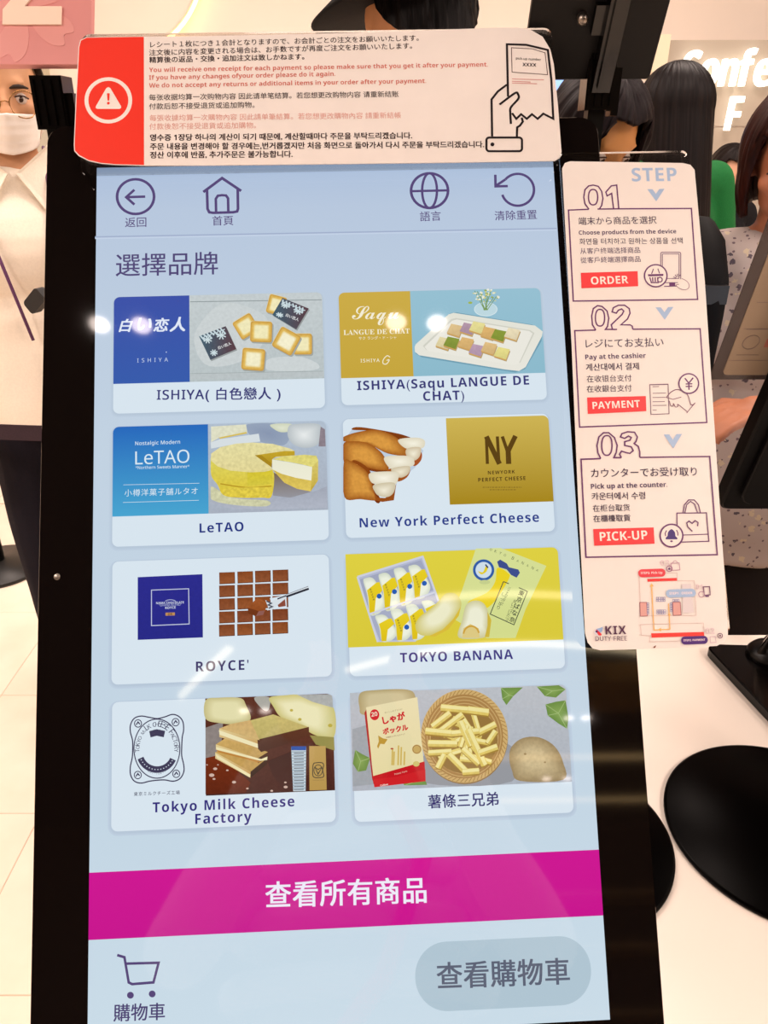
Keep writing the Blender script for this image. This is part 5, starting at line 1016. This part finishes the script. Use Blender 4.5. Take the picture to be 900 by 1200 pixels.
m = MB(); m.prism(rrect(-.026, -.015, .026, .015, .008, 6), -.010, .010, M=Matrix.Translation(at(44, 352, 1.56)) @ Matrix.Rotation(rad(-20), 4, 'Z') @ Matrix.Rotation(pi / 2, 4, 'X') @ Matrix.Rotation(.7, 4, 'Z')); m.build('pouch', mat('black nylon', (14, 13, 14), .6), bg)
m = MB(); m.tube([BM @ Vector(p) for p in ((.05, -.165, 1.14), (.13, -.158, 1.19), (.19, -.11, 1.25), (.22, .0, 1.33))], .009, 8); m.build('strap', mat('black nylon'), bg)

# woman with bob hair and floral blouse, right edge
def floral():
    m = bpy.data.materials.new('floral blouse'); m.use_nodes = True; nt = m.node_tree; b = nt.nodes['Principled BSDF']; b.inputs['Roughness'].default_value = .85
    tc = nt.nodes.new('ShaderNodeTexCoord'); prev = None; base = (*lin((176, 160, 152)), 1)
    for sc, r, c, th in ((44, .0, (84, 72, 80), .235), (80, 1, (104, 86, 92), .225), (34, 1, (198, 180, 152), .23)):
        v = nt.nodes.new('ShaderNodeTexVoronoi'); v.inputs['Scale'].default_value = sc; nt.links.new(tc.outputs['Object'], v.inputs[0])
        n = nt.nodes.new('ShaderNodeTexNoise'); n.inputs['Scale'].default_value = 150; nt.links.new(tc.outputs['Object'], n.inputs[0])
        a = nt.nodes.new('ShaderNodeMath'); a.operation = 'MULTIPLY_ADD'; a.inputs[1].default_value = .5; nt.links.new(n.outputs[0], a.inputs[0]); nt.links.new(v.outputs['Distance'], a.inputs[2])
        l = nt.nodes.new('ShaderNodeMath'); l.operation = 'LESS_THAN'; l.inputs[1].default_value = th + .22; nt.links.new(a.outputs[0], l.inputs[0])
        x = nt.nodes.new('ShaderNodeMixRGB'); nt.links.new(l.outputs[0], x.inputs[0]); x.inputs[2].default_value = (*lin(c), 1)
        if prev: nt.links.new(prev.outputs[0], x.inputs[1])
        else: x.inputs[1].default_value = base
        prev = x
    nt.links.new(prev.outputs[0], b.inputs['Base Color']); return m
dark_skirt = cloth('black brown skirt', (22, 14, 13))
wom, HW, BW = figure('person', 'woman with a dark brown bob in a pale floral blouse and black skirt, right edge', (.675, 1.37), rad(-14), 1.60, (178, 112, 80), floral(), dark_skirt,
    [((-.24, .0, 1.13), (-.16, -.16, .98), (0, .3, 1)), (wp((.675, 1.37), rad(-14), 1.60, (.82, 1.24, 1.125)), wp((.675, 1.37), rad(-14), 1.60, (.585, 1.13, 1.128)), (0, .0, 1))], head=(rad(18), rad(-12), 0), voxel=.0065, skirt=True, sleeve=.5, top_len=.84, folds=.006, girth=1.12)
eyes(wom, HW); hair_shell('hair', HW, wom, (50, 20, 14), front=66, drop_side=.085, drop_back=.10, off=.020, face_w=44, tuck=.12)
sbg = empty('shoulder_bag', BW @ Vector((-.2, 0, 1.0)), label='black strapped bag on the shoulder of the woman in the floral blouse', cat='bag')
m = MB(); P = [at(812, 262, 1.42), at(824, 268, 1.36), at(832, 290, 1.29), at(834, 330, 1.235), at(829, 372, 1.22), at(824, 420, 1.235), at(818, 500, 1.27)]; m.tube(P, [.014, .020, .024, .026, .024, .018, .014], 10); m.build('strap', mat('black webbing strap', (8, 7, 8), .8, spec=.15, grain=.3), sbg)
m = MB(); m.box((-.026, -.008, -.014), (.026, .006, .014), M=Matrix.Translation(at(831, 345, 1.212))); m.build('buckle', black_plastic, sbg)
m = MB(); m.prism(rrect(-.10, -.14, .10, .12, .04), -.05, .05, M=BW @ Matrix.Translation((-.27, .08, .93)) @ Matrix.Rotation(pi / 2, 4, 'Y') @ Matrix.Rotation(pi / 2, 4, 'Z'), bev=.01); m.build('pouch', mat('black nylon'), sbg)

# head with black hair bent over the far kiosk
per, HP, BP = figure('person', 'person with parted black hair bending the head down behind the step card', (.40, 1.77), rad(12), 1.65, (196, 136, 78), cloth('dark grey top', (40, 36, 38)), cloth('black trousers', (18, 17, 18)),
    [((-.20, .03, 1.12), (-.20, -.06, .88), (0, -1, 0)), ((.20, .03, 1.12), (.20, -.06, .88), (0, -1, 0))], head=(rad(34), rad(14), 0), voxel=.008)
hair_shell('hair', HP, per, (30, 22, 24), front=52, drop_side=.12, drop_back=.14, off=.022, face_w=34, part=1); eyes(per, HP)

# woman with long black hair and green top, back turned
grn, HG, BG = figure('person', 'person with long straight black hair and a green top, back turned', (.83, 2.45), rad(196), 1.70, (206, 150, 116), cloth('green knit top', (24, 104, 50)), cloth('black trousers'),
    [((-.22, .02, 1.12), (-.16, -.16, 1.0), (0, .3, 1)), ((.22, .02, 1.12), (.16, -.16, 1.0), (0, .3, 1))], head=(rad(8), 0, 0), voxel=.009)
hair_shell('hair', HG, grn, (24, 18, 18), front=62, drop_side=.28, drop_back=.34, off=.022, face_w=48); 

# distant person with mask and phone
far, HF, BF = figure('person', 'distant person in a white mask looking down at a dark phone, by the shop sign', (1.40, 3.45), rad(20), 1.50, (222, 170, 140), cloth('black jacket', (20, 20, 24)), cloth('black trousers'),
    [((-.24, .0, 1.10), (-.05, -.24, 1.14), (0, -.6, -.6)), ((.24, .0, 1.10), (.07, -.24, 1.14), (0, -.6, -.6))], head=(rad(22), rad(-10), 0), voxel=.011)
hair_shell('hair', HF, far, (28, 20, 18), front=50, drop_side=.02, drop_back=.05, off=.018, face_w=56); mask(HF, far); eyes(far, HF)
t = empty('phone', BF @ Vector((0, -.34, 1.17)), label='dark phone held up by the distant masked person', cat='phone')
m = MB(); Mh = BF @ Matrix.Translation((.01, -.345, 1.175)) @ Matrix.Rotation(rad(60), 4, 'X'); m.prism(rrect(-.037, -.075, .037, .075, .01), -.004, .004, M=Mh, bev=.001); m.build('body', mat('dark blue phone case', (30, 34, 60), .4), t)
m = MB(); m.prism(rrect(-.033, -.07, .033, .07, .007), .004, .0046, M=Mh); m.build('screen', black_gloss, t)

# person in a black hat behind the notice card
hat, HH, BH = figure('person', 'person in a wide black hat whose ear shows above the white notice card', (.060, 1.47), rad(196), 1.82, (206, 146, 100), cloth('black coat', (20, 18, 18)), cloth('black trousers'),
    [((-.22, .03, 1.12), (-.21, -.05, .88), (0, -1, 0)), ((.22, .03, 1.12), (.21, -.05, .88), (0, -1, 0))], head=(rad(12), rad(0), 0), voxel=.008, sex='m')
eyes(hat, HH); hair_shell('hair', HH, hat, (18, 14, 14), front=48, drop_side=-.02, drop_back=.05, off=.012, face_w=66, ear=1)
m = MB(); Mx = HH @ Matrix.Translation((0, .004, .150)) @ Matrix.Rotation(rad(-4), 4, 'X') @ Matrix.Rotation(rad(13), 4, 'Y'); m.lathe([(.168, -.026), (.171, -.022), (.138, -.004), (.104, .008), (.102, .05), (.090, .085), (.05, .10), (.01, .103), (.01, .095), (.085, .07), (.094, .0), (.136, -.014)], (0, 0, 0), 56, M=Mx); ht = m.build('hat', cloth('black felt', (13, 12, 13)), hat, label='wide brimmed black hat')

# the photographer, seen only mirrored in the display glass
ph, HX, BX = figure('person', 'photographer in a pale quilted jacket, seen only as a faint mirror image in the display', (.0, -.52), rad(180), 1.64, (214, 160, 128), cloth('pale quilted fabric', (206, 204, 206), grain=.05), cloth('dark blue jeans', (30, 34, 52)),
    [((-.27, -.16, 1.20), (-.10, -.40, 1.42), (0, .4, -1)), ((.27, -.16, 1.20), (.10, -.40, 1.42), (0, .4, -1))], head=(rad(14), 0, 0), voxel=.010, top_len=.82, folds=.005, girth=1.15)
hair_shell('hair', HX, ph, (26, 20, 18), front=56, drop_side=.16, drop_back=.2, off=.018, face_w=48); eyes(ph, HX)
for k in range(6):
    z = .90 + k * .085; m = MB(); m.tube([BX @ Vector(((.186 - .006 * abs(k - 2)) * 1.12 * cos(a), (.140 - .004 * abs(k - 2)) * 1.12 * sin(a), z)) for a in (2 * pi * i / 40 for i in range(41))], .026, 10, cap=False); m.build('quilted_roll', MATS['pale quilted fabric'], ph)
m = MB(); m.tube([BX @ Vector(p) for p in ((-.06, -.11, 1.43), (-.10, -.17, 1.32), (-.03, -.20, 1.15), (.12, -.20, .98), (.20, -.12, .86))], .014, 10); t = empty('red_strap', BX @ Vector((0, -.2, 1.1)), label='red strap across the photographer, mirrored faintly on the magenta button', cat='strap'); m.build('strap', mat('red nylon strap', (210, 30, 40), .6), t)
t = empty('phone', (0, -.012, 1.5), label='phone held up by the photographer, taking the picture', cat='phone')
m = MB(); m.prism(rrect(-.037, -.065, .037, .018, .01), -.016, -.006, M=Matrix.Translation((0, 0, 1.5)) @ Matrix.Rotation(-PITCH, 4, 'X') @ Matrix.Rotation(-pi / 2, 4, 'X') @ Matrix.Scale(-1, 4, (0, 1, 0)) @ Matrix.Translation((0, 0, 0)), bev=.001); m.build('body', mat('graphite phone body', (40, 40, 44), .4), t)
